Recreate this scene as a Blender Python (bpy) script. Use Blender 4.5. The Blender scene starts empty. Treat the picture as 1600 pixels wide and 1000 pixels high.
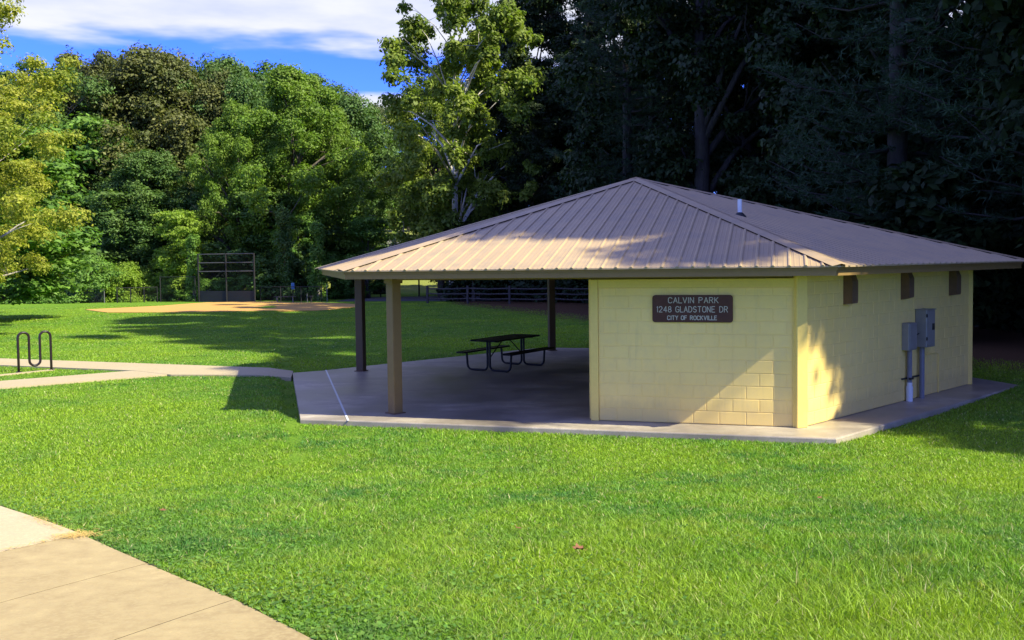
import bpy, math, random
import numpy as np
from mathutils import Matrix, Vector
R = math.radians
sc = bpy.context.scene
col = sc.collection
rng = np.random.default_rng(7)

# ------------------------------------------------------------------ materials
def newmat(name):
    m = bpy.data.materials.new(name); m.use_nodes = True
    nt = m.node_tree; b = nt.nodes['Principled BSDF']
    return m, nt, b
def N(nt, typ, **kw):
    n = nt.nodes.new(typ)
    for k, v in kw.items():
        if k in n.inputs.keys(): n.inputs[k].default_value = v
        else: setattr(n, k, v)
    return n
def mix(nt, fac, a, b, blend='MIX'):
    n = nt.nodes.new('ShaderNodeMix'); n.data_type = 'RGBA'; n.blend_type = blend
    for i, v in ((0, fac), (6, a), (7, b)):
        if hasattr(v, 'is_linked') or hasattr(v, 'links'): nt.links.new(v, n.inputs[i])
        elif i == 0: n.inputs[0].default_value = v
        else: n.inputs[i].default_value = (*v, 1) if len(v) == 3 else v
    return n.outputs[2]
def ramp(nt, src, stops):
    n = nt.nodes.new('ShaderNodeValToRGB'); e = n.color_ramp.elements
    while len(e) < len(stops): e.new(.5)
    for el, (p, c) in zip(e, stops):
        el.position = p; el.color = (c, c, c, 1) if isinstance(c, (int, float)) else (*c, 1)
    nt.links.new(src, n.inputs[0]); return n.outputs[0]
def coords(nt, kind='Object'):
    return nt.nodes.new('ShaderNodeTexCoord').outputs[kind]
def pos(nt): return nt.nodes.new('ShaderNodeNewGeometry').outputs['Position']
def noise(nt, co, scale, detail=4, rough=.6, stretch=None):
    if stretch:
        mp = nt.nodes.new('ShaderNodeMapping'); mp.inputs['Scale'].default_value = stretch
        nt.links.new(co, mp.inputs[0]); co = mp.outputs[0]
    n = N(nt, 'ShaderNodeTexNoise', Scale=scale, Detail=detail, Roughness=rough)
    nt.links.new(co, n.inputs['Vector']); return n.outputs['Fac']
def bump(nt, b, h, strength=.3, dist=.02):
    n = N(nt, 'ShaderNodeBump', Strength=strength, Distance=dist)
    nt.links.new(h, n.inputs['Height']); nt.links.new(n.outputs[0], b.inputs['Normal'])

def mat_plain(name, c, rough=.7, var=.25, scale=6, metallic=0, bmp=.15, dist=.01, spec=.3):
    m, nt, b = newmat(name); co = coords(nt)
    f = noise(nt, co, scale, 6)
    f2 = noise(nt, co, scale*7, 4)
    d = tuple(x*(1-var) for x in c); l = tuple(min(1, x*(1+var)) for x in c)
    c1 = mix(nt, ramp(nt, f, [(.3, 0.), (.7, 1.)]), d, l)
    c2 = mix(nt, f2, c1, tuple(x*.85 for x in c)); 
    nt.links.new(c2, b.inputs['Base Color'])
    b.inputs['Roughness'].default_value = rough; b.inputs['Metallic'].default_value = metallic
    b.inputs['Specular IOR Level'].default_value = spec
    bump(nt, b, f2, bmp, dist)
    return m

def mat_leaf(name, c, c2, trans=.35, rough=.55, patch=.25):
    """leaf albedo c..c2 varied per leaf by the tint attribute"""
    m, nt, b = newmat(name)
    at = nt.nodes.new('ShaderNodeAttribute'); at.attribute_name = 'tint'
    sp = nt.nodes.new('ShaderNodeSeparateColor'); nt.links.new(at.outputs['Color'], sp.inputs[0])
    base = mix(nt, sp.outputs[0], c, c2)
    br = mix(nt, sp.outputs[1], (.65, .65, .65), (1.3, 1.3, 1.3))
    base = mix(nt, 1., base, br, 'MULTIPLY')
    b.inputs['Roughness'].default_value = rough; b.inputs['Specular IOR Level'].default_value = .25
    nt.links.new(base, b.inputs['Base Color'])
    tr = nt.nodes.new('ShaderNodeBsdfTranslucent')
    tc = mix(nt, 1., base, (1.1, 1.3, .45), 'MULTIPLY'); nt.links.new(tc, tr.inputs[0])
    mx = nt.nodes.new('ShaderNodeMixShader'); mx.inputs[0].default_value = trans
    nt.links.new(b.outputs[0], mx.inputs[1]); nt.links.new(tr.outputs[0], mx.inputs[2])
    nt.links.new(mx.outputs[0], nt.nodes['Material Output'].inputs[0])
    return m

def mat_bark(name, c, c2, scale=6):
    m, nt, b = newmat(name); co = coords(nt)
    f = noise(nt, co, scale, 6, .7, (1, 1, .25))
    nt.links.new(mix(nt, ramp(nt, f, [(.35, 0.), (.6, 1.)]), c, c2), b.inputs['Base Color'])
    b.inputs['Roughness'].default_value = .9; bump(nt, b, f, .6, .05)
    return m

def mat_concrete(name, c, dark, crack=0.0, fine=1.):
    m, nt, b = newmat(name); p = pos(nt)
    big = noise(nt, p, .9, 6, .65); mid = noise(nt, p, 6, 6, .7); sm = noise(nt, p, 70*fine, 3, .6)
    a = mix(nt, ramp(nt, big, [(.3, 0.), (.72, 1.)]), dark, c)
    a = mix(nt, ramp(nt, mid, [(.38, .75), (.62, 0.)]), a, dark)
    a = mix(nt, ramp(nt, sm, [(.34, .6), (.52, 0.)]), a, tuple(x*.55 for x in c))
    gr = noise(nt, p, 24*fine, 5, .7); a = mix(nt, ramp(nt, gr, [(.40, .8), (.56, 0.)]), a, tuple(x*.74 for x in c))
    nt.links.new(a, b.inputs['Base Color']); b.inputs['Roughness'].default_value = .85
    bump(nt, b, sm, .25, .006)
    return m

M = {}
def build_mats():
    M['lawn'] = mlawn()
    M['blade'] = mblade()
    M['walk_old'] = mat_concrete('walk_old', (.52, .41, .19), (.27, .195, .085))
    M['walk_new'] = mat_concrete('walk_new', (.58, .47, .28), (.52, .41, .23))
    M['path'] = mat_concrete('path_concrete', (.48, .40, .24), (.42, .34, .19))
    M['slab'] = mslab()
    M['soil'] = mat_concrete('soil', (.085, .062, .035), (.04, .028, .016))
    M['asphalt'] = mat_concrete('asphalt', (.09, .09, .10), (.06, .06, .065))
    M['dirt'] = mat_concrete('infield_dirt', (.62, .36, .085), (.54, .29, .065))
    M['block'] = mblock()
    M['yellow'] = mat_plain('yellow_paint', (.86, .635, .165), .6, .05, 3, bmp=.1)
    M['tan'] = mat_plain('tan_steel_paint', (.24, .15, .05), .5, .12, 4)
    M['brownpost'] = mat_plain('brown_steel_paint', (.12, .075, .04), .5, .12, 4)
    M['fascia'] = mat_plain('fascia_metal', (.25, .16, .055), .5, .10, 5)
    M['roof'] = mroof()
    M['dark_gap'] = mat_plain('gap_shade_and_joint', (.02, .015, .015), .8, .2)  # painted shade under the hip caps, and the dark sidewalk joints
    M['soffit'] = mat_plain('soffit_wood', (.13, .085, .05), .8, .25, 3)
    M['brownbox'] = mat_plain('brown_box', (.16, .095, .05), .8, .3, 9, bmp=.4)
    M['signwood'] = mat_plain('sign_wood', (.085, .032, .018), .55, .25, 5)
    M['letters'] = mat_plain('letter_paint', (.50, .46, .36), .6, .05)
    M['greymetal'] = mat_plain('grey_metal', (.27, .265, .235), .45, .12, 8, metallic=.2)
    M['darkmetal'] = mat_plain('dark_metal', (.02, .02, .022), .45, .2)
    M['pvc'] = mat_plain('pvc_white', (.68, .71, .72), .4, .05)
    M['pvc_grey'] = mat_plain('pvc_grey', (.20, .20, .22), .5, .12)
    M['rack'] = mat_plain('rack_paint', (.018, .011, .012), .34, .2, spec=.35)
    M['table'] = mat_plain('table_coating', (.012, .012, .014), .45, .2)
    M['wire'] = mat_plain('black_wire', (.016, .016, .018), .6, .2)
    M['galv'] = mat_plain('galvanised', (.20, .20, .20), .45, .15, metallic=.4)
    M['rail_grey'] = mat_plain('rail_grey', (.07, .07, .075), .5, .15)
    M['wood'] = mat_plain('fence_wood', (.07, .06, .055), .85, .3, 4)
    M['stone'] = mat_plain('gravestone', (.50, .50, .48), .8, .2)
    M['deadleaf'] = mat_plain('dead_leaf', (.21, .095, .045), .8, .4, 20)
    M['blue'] = mat_plain('blue_plastic', (.05, .16, .40), .5, .1)
    M['bark'] = mat_bark('bark', (.05, .04, .03), (.13, .11, .085))
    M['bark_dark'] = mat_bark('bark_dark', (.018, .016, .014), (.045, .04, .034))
    M['bark_pale'] = mat_bark('bark_pale', (.20, .17, .13), (.46, .42, .36), 3)
    M['bark_white'] = mat_bark('bark_white', (.30, .27, .21), (.66, .62, .52), 1.5)
    L = mat_leaf
    M['olive'] = L('leaf_olive', (.065, .092, .022), (.15, .155, .042), .25)
    M['mid'] = L('leaf_mid', (.055, .125, .028), (.125, .20, .042), .3)
    M['bright'] = L('leaf_bright', (.105, .20, .022), (.20, .29, .038), .38)
    M['lime'] = L('leaf_lime', (.15, .26, .022), (.26, .36, .045), .4)
    M['yellow_leaf'] = L('leaf_yellow', (.18, .25, .032), (.42, .40, .055), .45)
    M['pale'] = L('leaf_pale', (.10, .13, .045), (.17, .20, .08), .35)
    M['vine'] = L('leaf_vine', (.075, .18, .03), (.17, .29, .045), .35)
    M['syc'] = L('leaf_sycamore', (.12, .19, .025), (.25, .30, .050), .4)
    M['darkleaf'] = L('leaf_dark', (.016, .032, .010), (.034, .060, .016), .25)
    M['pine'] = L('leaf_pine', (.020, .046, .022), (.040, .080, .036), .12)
    M['gold'] = L('leaf_gold', (.45, .28, .02), (.60, .42, .03), .4)

def mlawn():
    m, nt, b = newmat('lawn'); p = pos(nt)
    big = noise(nt, p, .12, 5, .6); mid = noise(nt, p, 1.1, 5, .7); fine = noise(nt, p, 14, 5, .75)
    str_ = noise(nt, p, .5, 4, .6, (.12, 1.6, 1))
    a = mix(nt, ramp(nt, big, [(.3, 0.), (.7, 1.)]), (.105, .235, .016), (.150, .290, .022))
    a = mix(nt, ramp(nt, str_, [(.35, 0.), (.7, .6)]), a, (.19, .30, .030))
    a = mix(nt, ramp(nt, mid, [(.45, 0.), (.75, .6)]), a, (.17, .26, .028))
    a = mix(nt, ramp(nt, fine, [(.25, .7), (.6, 0.)]), a, (.045, .11, .010))
    sy = nt.nodes.new('ShaderNodeSeparateXYZ'); nt.links.new(p, sy.inputs[0])
    hy = nt.nodes.new('ShaderNodeMapRange'); nt.links.new(sy.outputs[1], hy.inputs[0]); hy.inputs[1].default_value = 90; hy.inputs[2].default_value = 100; hy.inputs[4].default_value = .75
    a = mix(nt, hy.outputs[0], a, (.24, .24, .07))
    # bare leaf litter under the woods, by place
    sx = nt.nodes.new('ShaderNodeSeparateXYZ'); nt.links.new(p, sx.inputs[0])
    d = N(nt, 'ShaderNodeMath', operation='ADD'); d.inputs[1].default_value = 0
    mm = nt.nodes.new('ShaderNodeMath'); mm.operation = 'MULTIPLY_ADD'
    # woods on the right begin beyond the line  x*1.1 + (y-20)*.42 > 11.5
    m1 = nt.nodes.new('ShaderNodeMath'); m1.operation = 'MULTIPLY'; m1.inputs[1].default_value = 1.1; nt.links.new(sx.outputs[0], m1.inputs[0])
    mm.inputs[1].default_value = .42; mm.inputs[2].default_value = -8.4 - 13.6
    yc = nt.nodes.new('ShaderNodeMath'); yc.operation = 'MINIMUM'; yc.inputs[1].default_value = 60; nt.links.new(sx.outputs[1], yc.inputs[0])
    nt.links.new(yc.outputs[0], mm.inputs[0]); s = nt.nodes.new('ShaderNodeMath'); s.operation = 'ADD'
    nt.links.new(m1.outputs[0], s.inputs[0]); nt.links.new(mm.outputs[0], s.inputs[1])
    t = nt.nodes.new('ShaderNodeMath'); t.operation = 'MULTIPLY_ADD'; t.inputs[1].default_value = 3.; nt.links.new(mid, t.inputs[0]); nt.links.new(s.outputs[0], t.inputs[2])
    f = ramp(nt, t.outputs[0], [(.0, 0.), (1., 1.)])
    a = mix(nt, f, a, mix(nt, fine, (.045, .028, .018), (.16, .09, .045)))
    nt.links.new(a, b.inputs['Base Color']); b.inputs['Roughness'].default_value = .9
    b.inputs['Specular IOR Level'].default_value = .1
    bump(nt, b, fine, .9, .06)
    return m
def mblade():
    m, nt, b = newmat('grass_blade')
    at = nt.nodes.new('ShaderNodeAttribute'); at.attribute_name = 'tint'
    sp = nt.nodes.new('ShaderNodeSeparateColor'); nt.links.new(at.outputs['Color'], sp.inputs[0])
    p = pos(nt); pat = noise(nt, p, .8, 5, .65); pat2 = noise(nt, p, 3.5, 4, .6); big = noise(nt, p, .22, 3, .5)
    a = mix(nt, sp.outputs[0], (.120, .285, .018), (.28, .46, .045))
    a = mix(nt, ramp(nt, pat, [(.44, 0.), (.64, .85)]), a, (.065, .205, .045))
    a = mix(nt, ramp(nt, pat2, [(.5, 0.), (.70, .8)]), a, (.31, .39, .055))
    a = mix(nt, ramp(nt, big, [(.44, 0.), (.60, .8)]), a, (.29, .43, .024))
    a = mix(nt, sp.outputs[2], a, (.52, .46, .24))
    br = mix(nt, sp.outputs[1], (.6, .6, .6), (1.3, 1.3, 1.3)); a = mix(nt, 1., a, br, 'MULTIPLY')
    nt.links.new(a, b.inputs['Base Color']); b.inputs['Roughness'].default_value = .5; b.inputs['Specular IOR Level'].default_value = .35
    tr = nt.nodes.new('ShaderNodeBsdfTranslucent'); nt.links.new(mix(nt, 1., a, (1.2, 1.25, .5), 'MULTIPLY'), tr.inputs[0])
    mx = nt.nodes.new('ShaderNodeMixShader'); mx.inputs[0].default_value = .4
    nt.links.new(b.outputs[0], mx.inputs[1]); nt.links.new(tr.outputs[0], mx.inputs[2])
    nt.links.new(mx.outputs[0], nt.nodes['Material Output'].inputs[0])
    return m
def mslab():
    m, nt, b = newmat('slab_concrete'); p = pos(nt)
    big = noise(nt, p, .55, 6, .65); mid = noise(nt, p, 3., 6, .7); sm = noise(nt, p, 60, 3)
    st = noise(nt, p, .8, 5, .6, (.5, 1.6, 1))
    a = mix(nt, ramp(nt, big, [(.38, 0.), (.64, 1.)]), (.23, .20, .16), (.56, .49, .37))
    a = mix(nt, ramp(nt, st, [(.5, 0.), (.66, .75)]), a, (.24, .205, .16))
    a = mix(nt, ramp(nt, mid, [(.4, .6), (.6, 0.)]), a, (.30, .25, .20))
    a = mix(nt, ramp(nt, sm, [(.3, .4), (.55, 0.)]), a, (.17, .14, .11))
    nt.links.new(a, b.inputs['Base Color'])
    nt.links.new(ramp(nt, big, [(.35, .30), (.7, .6)]), b.inputs['Roughness'])
    bump(nt, b, sm, .2, .005); return m
def mblock():
    m, nt, b = newmat('painted_block'); p = pos(nt)
    big = noise(nt, p, .7, 5, .6); fine = noise(nt, p, 90, 3, .7); mid = noise(nt, p, 5, 5, .7)
    a = mix(nt, ramp(nt, big, [(.3, 0.), (.7, 1.)]), (.84, .61, .175), (.91, .675, .21))
    a = mix(nt, ramp(nt, mid, [(.3, .35), (.55, 0.)]), a, (.70, .53, .22))
    # splash dirt and drip streaks low on the wall
    sx = nt.nodes.new('ShaderNodeSeparateXYZ'); nt.links.new(p, sx.inputs[0])
    st = noise(nt, p, 3., 5, .7, (3, 3, .35))
    q = nt.nodes.new('ShaderNodeMath'); q.operation = 'MULTIPLY_ADD'; q.inputs[1].default_value = -.45; nt.links.new(st, q.inputs[0]); nt.links.new(sx.outputs[2], q.inputs[2])
    a = mix(nt, ramp(nt, q.outputs[0], [(0., .22), (.16, 0.)]), a, (.36, .27, .12))
    st2 = noise(nt, p, 2.2, 6, .75, (4, 4, .25)); a = mix(nt, ramp(nt, st2, [(.56, 0.), (.75, .4)]), a, (.55, .43, .17))
    nt.links.new(a, b.inputs['Base Color']); b.inputs['Roughness'].default_value = .62
    bump(nt, b, fine, .3, .006); return m
def mroof():
    m, nt, b = newmat('roof_metal'); p = pos(nt)
    big = noise(nt, p, .6, 5, .6); st = noise(nt, p, 2.2, 5, .65); fine = noise(nt, p, 45, 3)
    a = mix(nt, ramp(nt, big, [(.3, 0.), (.7, 1.)]), (.36, .265, .150), (.42, .305, .165))
    a = mix(nt, ramp(nt, st, [(.48, 0.), (.7, .8)]), a, (.29, .23, .150))
    a = mix(nt, ramp(nt, fine, [(.25, .3), (.5, 0.)]), a, (.33, .22, .14))
    nt.links.new(a, b.inputs['Base Color']); b.inputs['Roughness'].default_value = .48
    b.inputs['Specular IOR Level'].default_value = .45
    bump(nt, b, st, .12, .02); return m

# ------------------------------------------------------------------ mesh helpers
class MB:
    def __init__(s): s.v = []; s.f = []
    def face(s, pts):
        i = len(s.v); s.v += [tuple(p) for p in pts]; s.f.append(tuple(range(i, i+len(pts))))
    def box(s, c, size, rz=0, ch=0.0, mat=None):
        """box with chamfered vertical+horizontal edges; c = centre"""
        hx, hy, hz = [a/2 for a in size]; pts = []
        b = min(ch, hx*.9, hy*.9, hz*.9)
        cr, sr = math.cos(rz), math.sin(rz)
        def T(x, y, z): return (c[0]+x*cr-y*sr, c[1]+x*sr+y*cr, c[2]+z)
        if b <= 0:
            V = [T(x, y, z) for z in (-hz, hz) for x, y in ((-hx, -hy), (hx, -hy), (hx, hy), (-hx, hy))]
            i = len(s.v); s.v += V
            for f in ((3, 2, 1, 0), (4, 5, 6, 7), (0, 1, 5, 4), (1, 2, 6, 5), (2, 3, 7, 6), (3, 0, 4, 7)): s.f.append(tuple(i+k for k in f))
            return
        def ringv(z, ins):
            x, y = hx-ins, hy-ins
            return [T(*q, z) for q in ((-x+b, -y), (x-b, -y), (x, -y+b), (x, y-b), (x-b, y), (-x+b, y), (-x, y-b), (-x, -y+b))]
        rs = [ringv(-hz, b*.7), ringv(-hz+b*.7, 0), ringv(hz-b*.7, 0), ringv(hz, b*.7)]
        s.loft(rs)
    def loft(s, rings, cap=True, closed=True):
        i = len(s.v); n = len(rings[0])
        for r in rings: s.v += [tuple(p) for p in r]
        for a in range(len(rings)-1):
            for k in range(n if closed else n-1):
                k2 = (k+1) % n
                s.f.append((i+a*n+k, i+a*n+k2, i+(a+1)*n+k2, i+(a+1)*n+k))
        if cap:
            s.f.append(tuple(i+k for k in reversed(range(n)))); s.f.append(tuple(i+(len(rings)-1)*n+k for k in range(n)))
    def tube(s, pts, rad, n=8, cap=True):
        pts = [Vector(p) for p in pts]; rad = rad if hasattr(rad, '__len__') else [rad]*len(pts)
        rings = []; up = None
        for i, p in enumerate(pts):
            d = (pts[min(i+1, len(pts)-1)]-pts[max(i-1, 0)]).normalized()
            if up is None: up = Vector((0, 0, 1)) if abs(d.z) < .9 else Vector((1, 0, 0))
            a = d.cross(up).normalized(); b = a.cross(d).normalized(); up = b
            rings.append([p+(a*math.cos(t)+b*math.sin(t))*rad[i] for t in [2*math.pi*k/n for k in range(n)]])
        s.loft(rings, cap)
    def prism(s, poly, z0, z1):
        """poly ccw list of xy, or xyz functions"""
        s.loft([[(x, y, z0) for x, y in poly], [(x, y, z1) for x, y in poly]])
    def build(s, name, mat, parent=None, smooth=False):
        me = bpy.data.meshes.new(name); me.from_pydata(s.v, [], s.f); me.update()
        if smooth: me.polygons.foreach_set('use_smooth', [True]*len(me.polygons))
        me.materials.append(mat)
        o = bpy.data.objects.new(name, me); col.objects.link(o)
        if parent is not None: o.parent = parent
        return o
def tag(o, label=None, cat=None, group=None, kind=None):
    if label: o['label'] = label
    if cat: o['category'] = cat
    if group: o['group'] = group
    if kind: o['kind'] = kind
    return o
def empty(name, loc, label, cat, group=None, rz=0):
    o = bpy.data.objects.new(name, None); col.objects.link(o); o.location = loc; o.rotation_euler.z = rz
    o.empty_display_size = .2
    return tag(o, label, cat, group)
def npmesh(name, V, F, tint=None, mat=None, smooth=False):
    """V (n,3) float, F (m,k) int faces of equal size k"""
    me = bpy.data.meshes.new(name); k = F.shape[1]
    me.vertices.add(len(V)); me.vertices.foreach_set('co', V.astype(np.float32).ravel())
    me.loops.add(F.size); me.loops.foreach_set('vertex_index', F.astype(np.int32).ravel())
    me.polygons.add(len(F)); me.polygons.foreach_set('loop_start', np.arange(0, F.size, k, dtype=np.int32))
    if tint is not None:
        a = me.attributes.new('tint', 'FLOAT_COLOR', 'POINT')
        a.data.foreach_set('color', np.concatenate([tint, np.ones((len(tint), 1))], 1).astype(np.float32).ravel())
    me.update(calc_edges=True)
    if mat: me.materials.append(mat)
    return me
def sstep(a, b, x):
    t = np.clip((x-a)/(b-a), 0, 1); return t*t*(3-2*t)
def inpoly(x, y, poly):
    r = np.zeros(np.shape(x), bool); n = len(poly)
    for i in range(n):
        x1, y1 = poly[i]; x2, y2 = poly[(i+1) % n]
        if y1 == y2: continue
        c = ((y1 > y) != (y2 > y)) & (x < (x2-x1)*(y-y1)/(y2-y1)+x1); r ^= c
    return r

# ------------------------------------------------------------------ site plan (metres; camera stands at the origin looking along +Y)
HC = np.array((2.7789, 21.0081)); TH = 3.9103
def hexa(r): return [(HC[0]+r*math.cos(TH+i*math.pi/3), HC[1]+r*math.sin(TH+i*math.pi/3)) for i in range(6)]
HV = hexa(6.7187); EV = hexa(7.7097)
ZE, ZF, ZP = 2.348, 2.515, 4.40
WEDGE = [(-2.70, 15.63), (-3.60, 15.86), (-5.32, 22.70), (-4.55, 23.17)]
SIDEWALK = [(-9.6, 14.3), (-5.22, 9.5), (-3.68, 7.93), (-2.72, 6.89), (-1.76, 5.82), (-1.19, 5.07), (.3, 3.1), (-2.2, 1.2), (-7.2, 6.0), (-11.8, 11.2)]
PATH_MAIN = [(-5.36, 22.95), (-14.4, 26.5), (-24, 30.3), (-24, 28.2), (-13.5, 24.7), (-9.3, 23.0), (-8.0, 22.0), (-5.10, 21.62)]
PATH_LOW = [(-9.3, 22.98), (-11.6, 21.2), (-24, 12.5), (-24, 11.3), (-10.9, 20.0), (-8.0, 22.18)]
DIRT = [(-25.8, 57.0), (-22.5, 60.5), (-21.5, 66.5), (-17, 67.0), (-13, 65.0), (-9.5, 60.0), (-9.2, 58.0), (-11.0, 53.6), (-14.5, 51.9), (-18.5, 51.6), (-22.8, 53.2)]
ROAD = [(-12.6, 68), (-12.6, 80), (-2, 81), (9, 78), (9, 70), (-.5, 64.5), (-5, 65.5)]
def gz(x, y):
    x = np.asarray(x, float); y = np.asarray(y, float)
    k = .6; t = (12.4-y)/k
    z = -.10+.0886*k*np.where(t > 30, t, np.log1p(np.exp(np.minimum(t, 30))))
    lx = -3.62-.25*(y-15.6)
    z = z+.125*sstep(.02, .35, lx-x)*sstep(11, 14.5, y)
    z = z+.06*sstep(27, 30, y)*(1-sstep(.02, .35, lx-x))
    z = z+.03*np.sin(x*.35+1.)*np.sin(y*.27)*sstep(26, 34, y)*(1-sstep(60, 66, y)) + .02*np.sin(x*1.1)*np.sin(y*.9+.5)*(1-sstep(10, 12, y))
    z = z-.35*sstep(60, 90, y)
    z = z+9*sstep(92, 165, y)
    z = z+.10*sstep(7, 11, x)*sstep(12.5, 16, y)
    return z

def ground():
    ys = np.concatenate([np.arange(-12, 30, .35), np.arange(30, 120, 1.2), np.geomspace(120, 900, 26)])
    xr = np.concatenate([np.arange(0, 16, .35), np.arange(16, 90, 1.5), np.geomspace(90, 900, 22)])
    xs = np.concatenate([-xr[::-1][:-1], xr])
    X, Y = np.meshgrid(xs, ys); Z = gz(X, Y)
    inside = inpoly(X, Y, [(HC[0]+(a-HC[0])*.97, HC[1]+(b-HC[1])*.97) for a, b in EV])
    Z = np.where(inside, -.16, Z)
    V = np.stack([X, Y, Z], -1).reshape(-1, 3); nx = len(xs); ny = len(ys)
    i = np.arange(nx*ny).reshape(ny, nx)
    F = np.stack([i[:-1, :-1], i[:-1, 1:], i[1:, 1:], i[1:, :-1]], -1).reshape(-1, 4)
    me = npmesh('ground', V, F, None, M['lawn']); me.polygons.foreach_set('use_smooth', [True]*len(me.polygons))
    o = bpy.data.objects.new('ground', me); col.objects.link(o); tag(o, kind='structure')

def sheet(name, poly, mat, dz=.02, thick=.12, step=.4, follow=True, zmin=None):
    """ground-following slab: grid clipped to the polygon with a skirt"""
    import bmesh
    bm = bmesh.new()
    vs = [bm.verts.new((x, y, 0)) for x, y in poly]; bm.faces.new(vs)
    xs = [p[0] for p in poly]; ys = [p[1] for p in poly]
    for axis, lo, hi in ((0, min(xs), max(xs)), (1, min(ys), max(ys))):
        t = lo+step
        while t < hi:
            no = (1, 0, 0) if axis == 0 else (0, 1, 0); co = (t, 0, 0) if axis == 0 else (0, t, 0)
            bmesh.ops.bisect_plane(bm, geom=bm.verts[:]+bm.edges[:]+bm.faces[:], plane_co=co, plane_no=no); t += step
    for v in bm.verts: v.co.z = max(float(gz(v.co.x, v.co.y))+dz, zmin if zmin is not None else -99)
    be = [e for e in bm.edges if e.is_boundary]
    r = bmesh.ops.extrude_edge_only(bm, edges=be)
    for g in r['geom']:
        if isinstance(g, bmesh.types.BMVert): g.co.z -= thick
    bmesh.ops.recalc_face_normals(bm, faces=bm.faces)
    me = bpy.data.meshes.new(name); bm.to_mesh(me); bm.free(); me.materials.append(mat)
    o = bpy.data.objects.new(name, me); col.objects.link(o); tag(o, kind='structure'); return o

def setting():
    ground()
    # near sidewalk: panels cut along the joints; a new pale panel beyond the first joint
    edge = [(-9.6, 14.2), (-6.3, 10.62), (-5.22, 9.50), (-3.68, 7.93), (-2.72, 6.89), (-1.76, 5.82), (-.72, 4.5), (.4, 3.1)]
    u = np.array((.454, .888)); 
    cuts = [(-8.3, 12.8), (-3.68, 7.93), (-2.72, 6.89), (-1.76, 5.82), (-.68, 4.45), (.4, 3.1)]
    W = 3.2
    d0 = np.array((1, -1.05))/np.linalg.norm((1, -1.05))
    sheet('soil', [(-8.3-1.6, 12.8-3.1), (-1.1, 2.0), (.5, 2.9), (.46, 3.14), (-.64, 4.50), (-1.71, 5.87), (-2.66, 6.95), (-3.62, 7.99), (-5.16, 9.56), (-8.25, 12.86)], M['soil'], .006, .08, .5)
    for i in range(len(cuts)-1):
        a = np.array(cuts[i]); b = np.array(cuts[i+1]); d = (b-a)/np.linalg.norm(b-a)
        a2 = a+d*.006; b2 = b-d*.006
        poly = [tuple(a2-u*W), tuple(b2-u*W), tuple(b2), tuple(a2)]
        if i == 0:
            poly = [tuple(a-u*W), tuple(b2-u*W), tuple(b2), (-5.22, 9.50), tuple(a)]
        if i < len(cuts)-2: sheet('sidewalk_joint', [tuple(b-d*.007-u*W), tuple(b+d*.007-u*W), tuple(b+d*.007-u*.004), tuple(b-d*.007-u*.004)], M['dark_gap'], .0285, .05)
        sheet('sidewalk', poly, M['walk_new'] if i == 0 else M['walk_old'], .03 if i else .034, .12)
    sheet('path', PATH_MAIN, M['path'], .045, .14, 1., zmin=.012)
    sheet('path', PATH_LOW, M['path'], .041, .14, 1., zmin=.008)
    sheet('infield_dirt', DIRT, M['dirt'], .03, .06, 3.)
    sheet('road', ROAD, M['asphalt'], .04, .06, 3.)
    # pavilion floor slab with eased edge, and the wedge panel on its left
    def slab(poly, name, z):
        b = MB(); c = np.mean(poly, 0)
        def ins(d): return [tuple(np.array(p)+(c-np.array(p))/np.linalg.norm(c-np.array(p))*d) for p in poly]
        b.loft([[(x, y, -.30) for x, y in poly], [(x, y, z-.02) for x, y in poly], [(x, y, z-.006) for x, y in ins(.008)], [(x, y, z) for x, y in ins(.025)]])
        tag(b.build(name, M['slab']), kind='structure')
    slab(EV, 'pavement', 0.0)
    slab([WEDGE[0], WEDGE[3], WEDGE[2], WEDGE[1]][::-1], 'pavement', -.004)
    # light sealant in the joint between the two panels
    b = MB(); a = Vector((-2.745, 15.60, .003)); c = Vector((-4.60, 23.15, .003)); n = (c-a).cross(Vector((0, 0, 1))).normalized()*.018
    b.face([a-n, a+n, c+n, c-n]); tag(b.build('joint_sealant_line', M['pvc']), kind='structure')
    # narrow grass-edge kerb that the bike rack stands in
    b = MB(); p0 = Vector((-12.6, 22.1, .06)); p1 = Vector((-11.5, 23.55, .06)); n = (p1-p0).cross(Vector((0, 0, 1))).normalized()*.06
    b.loft([[tuple(q+Vector((0, 0, z))) for q in (p0-n, p0+n, p1+n, p1-n)] for z in (-.15, 0)]); tag(b.build('kerb', M['path']), kind='structure')

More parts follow.
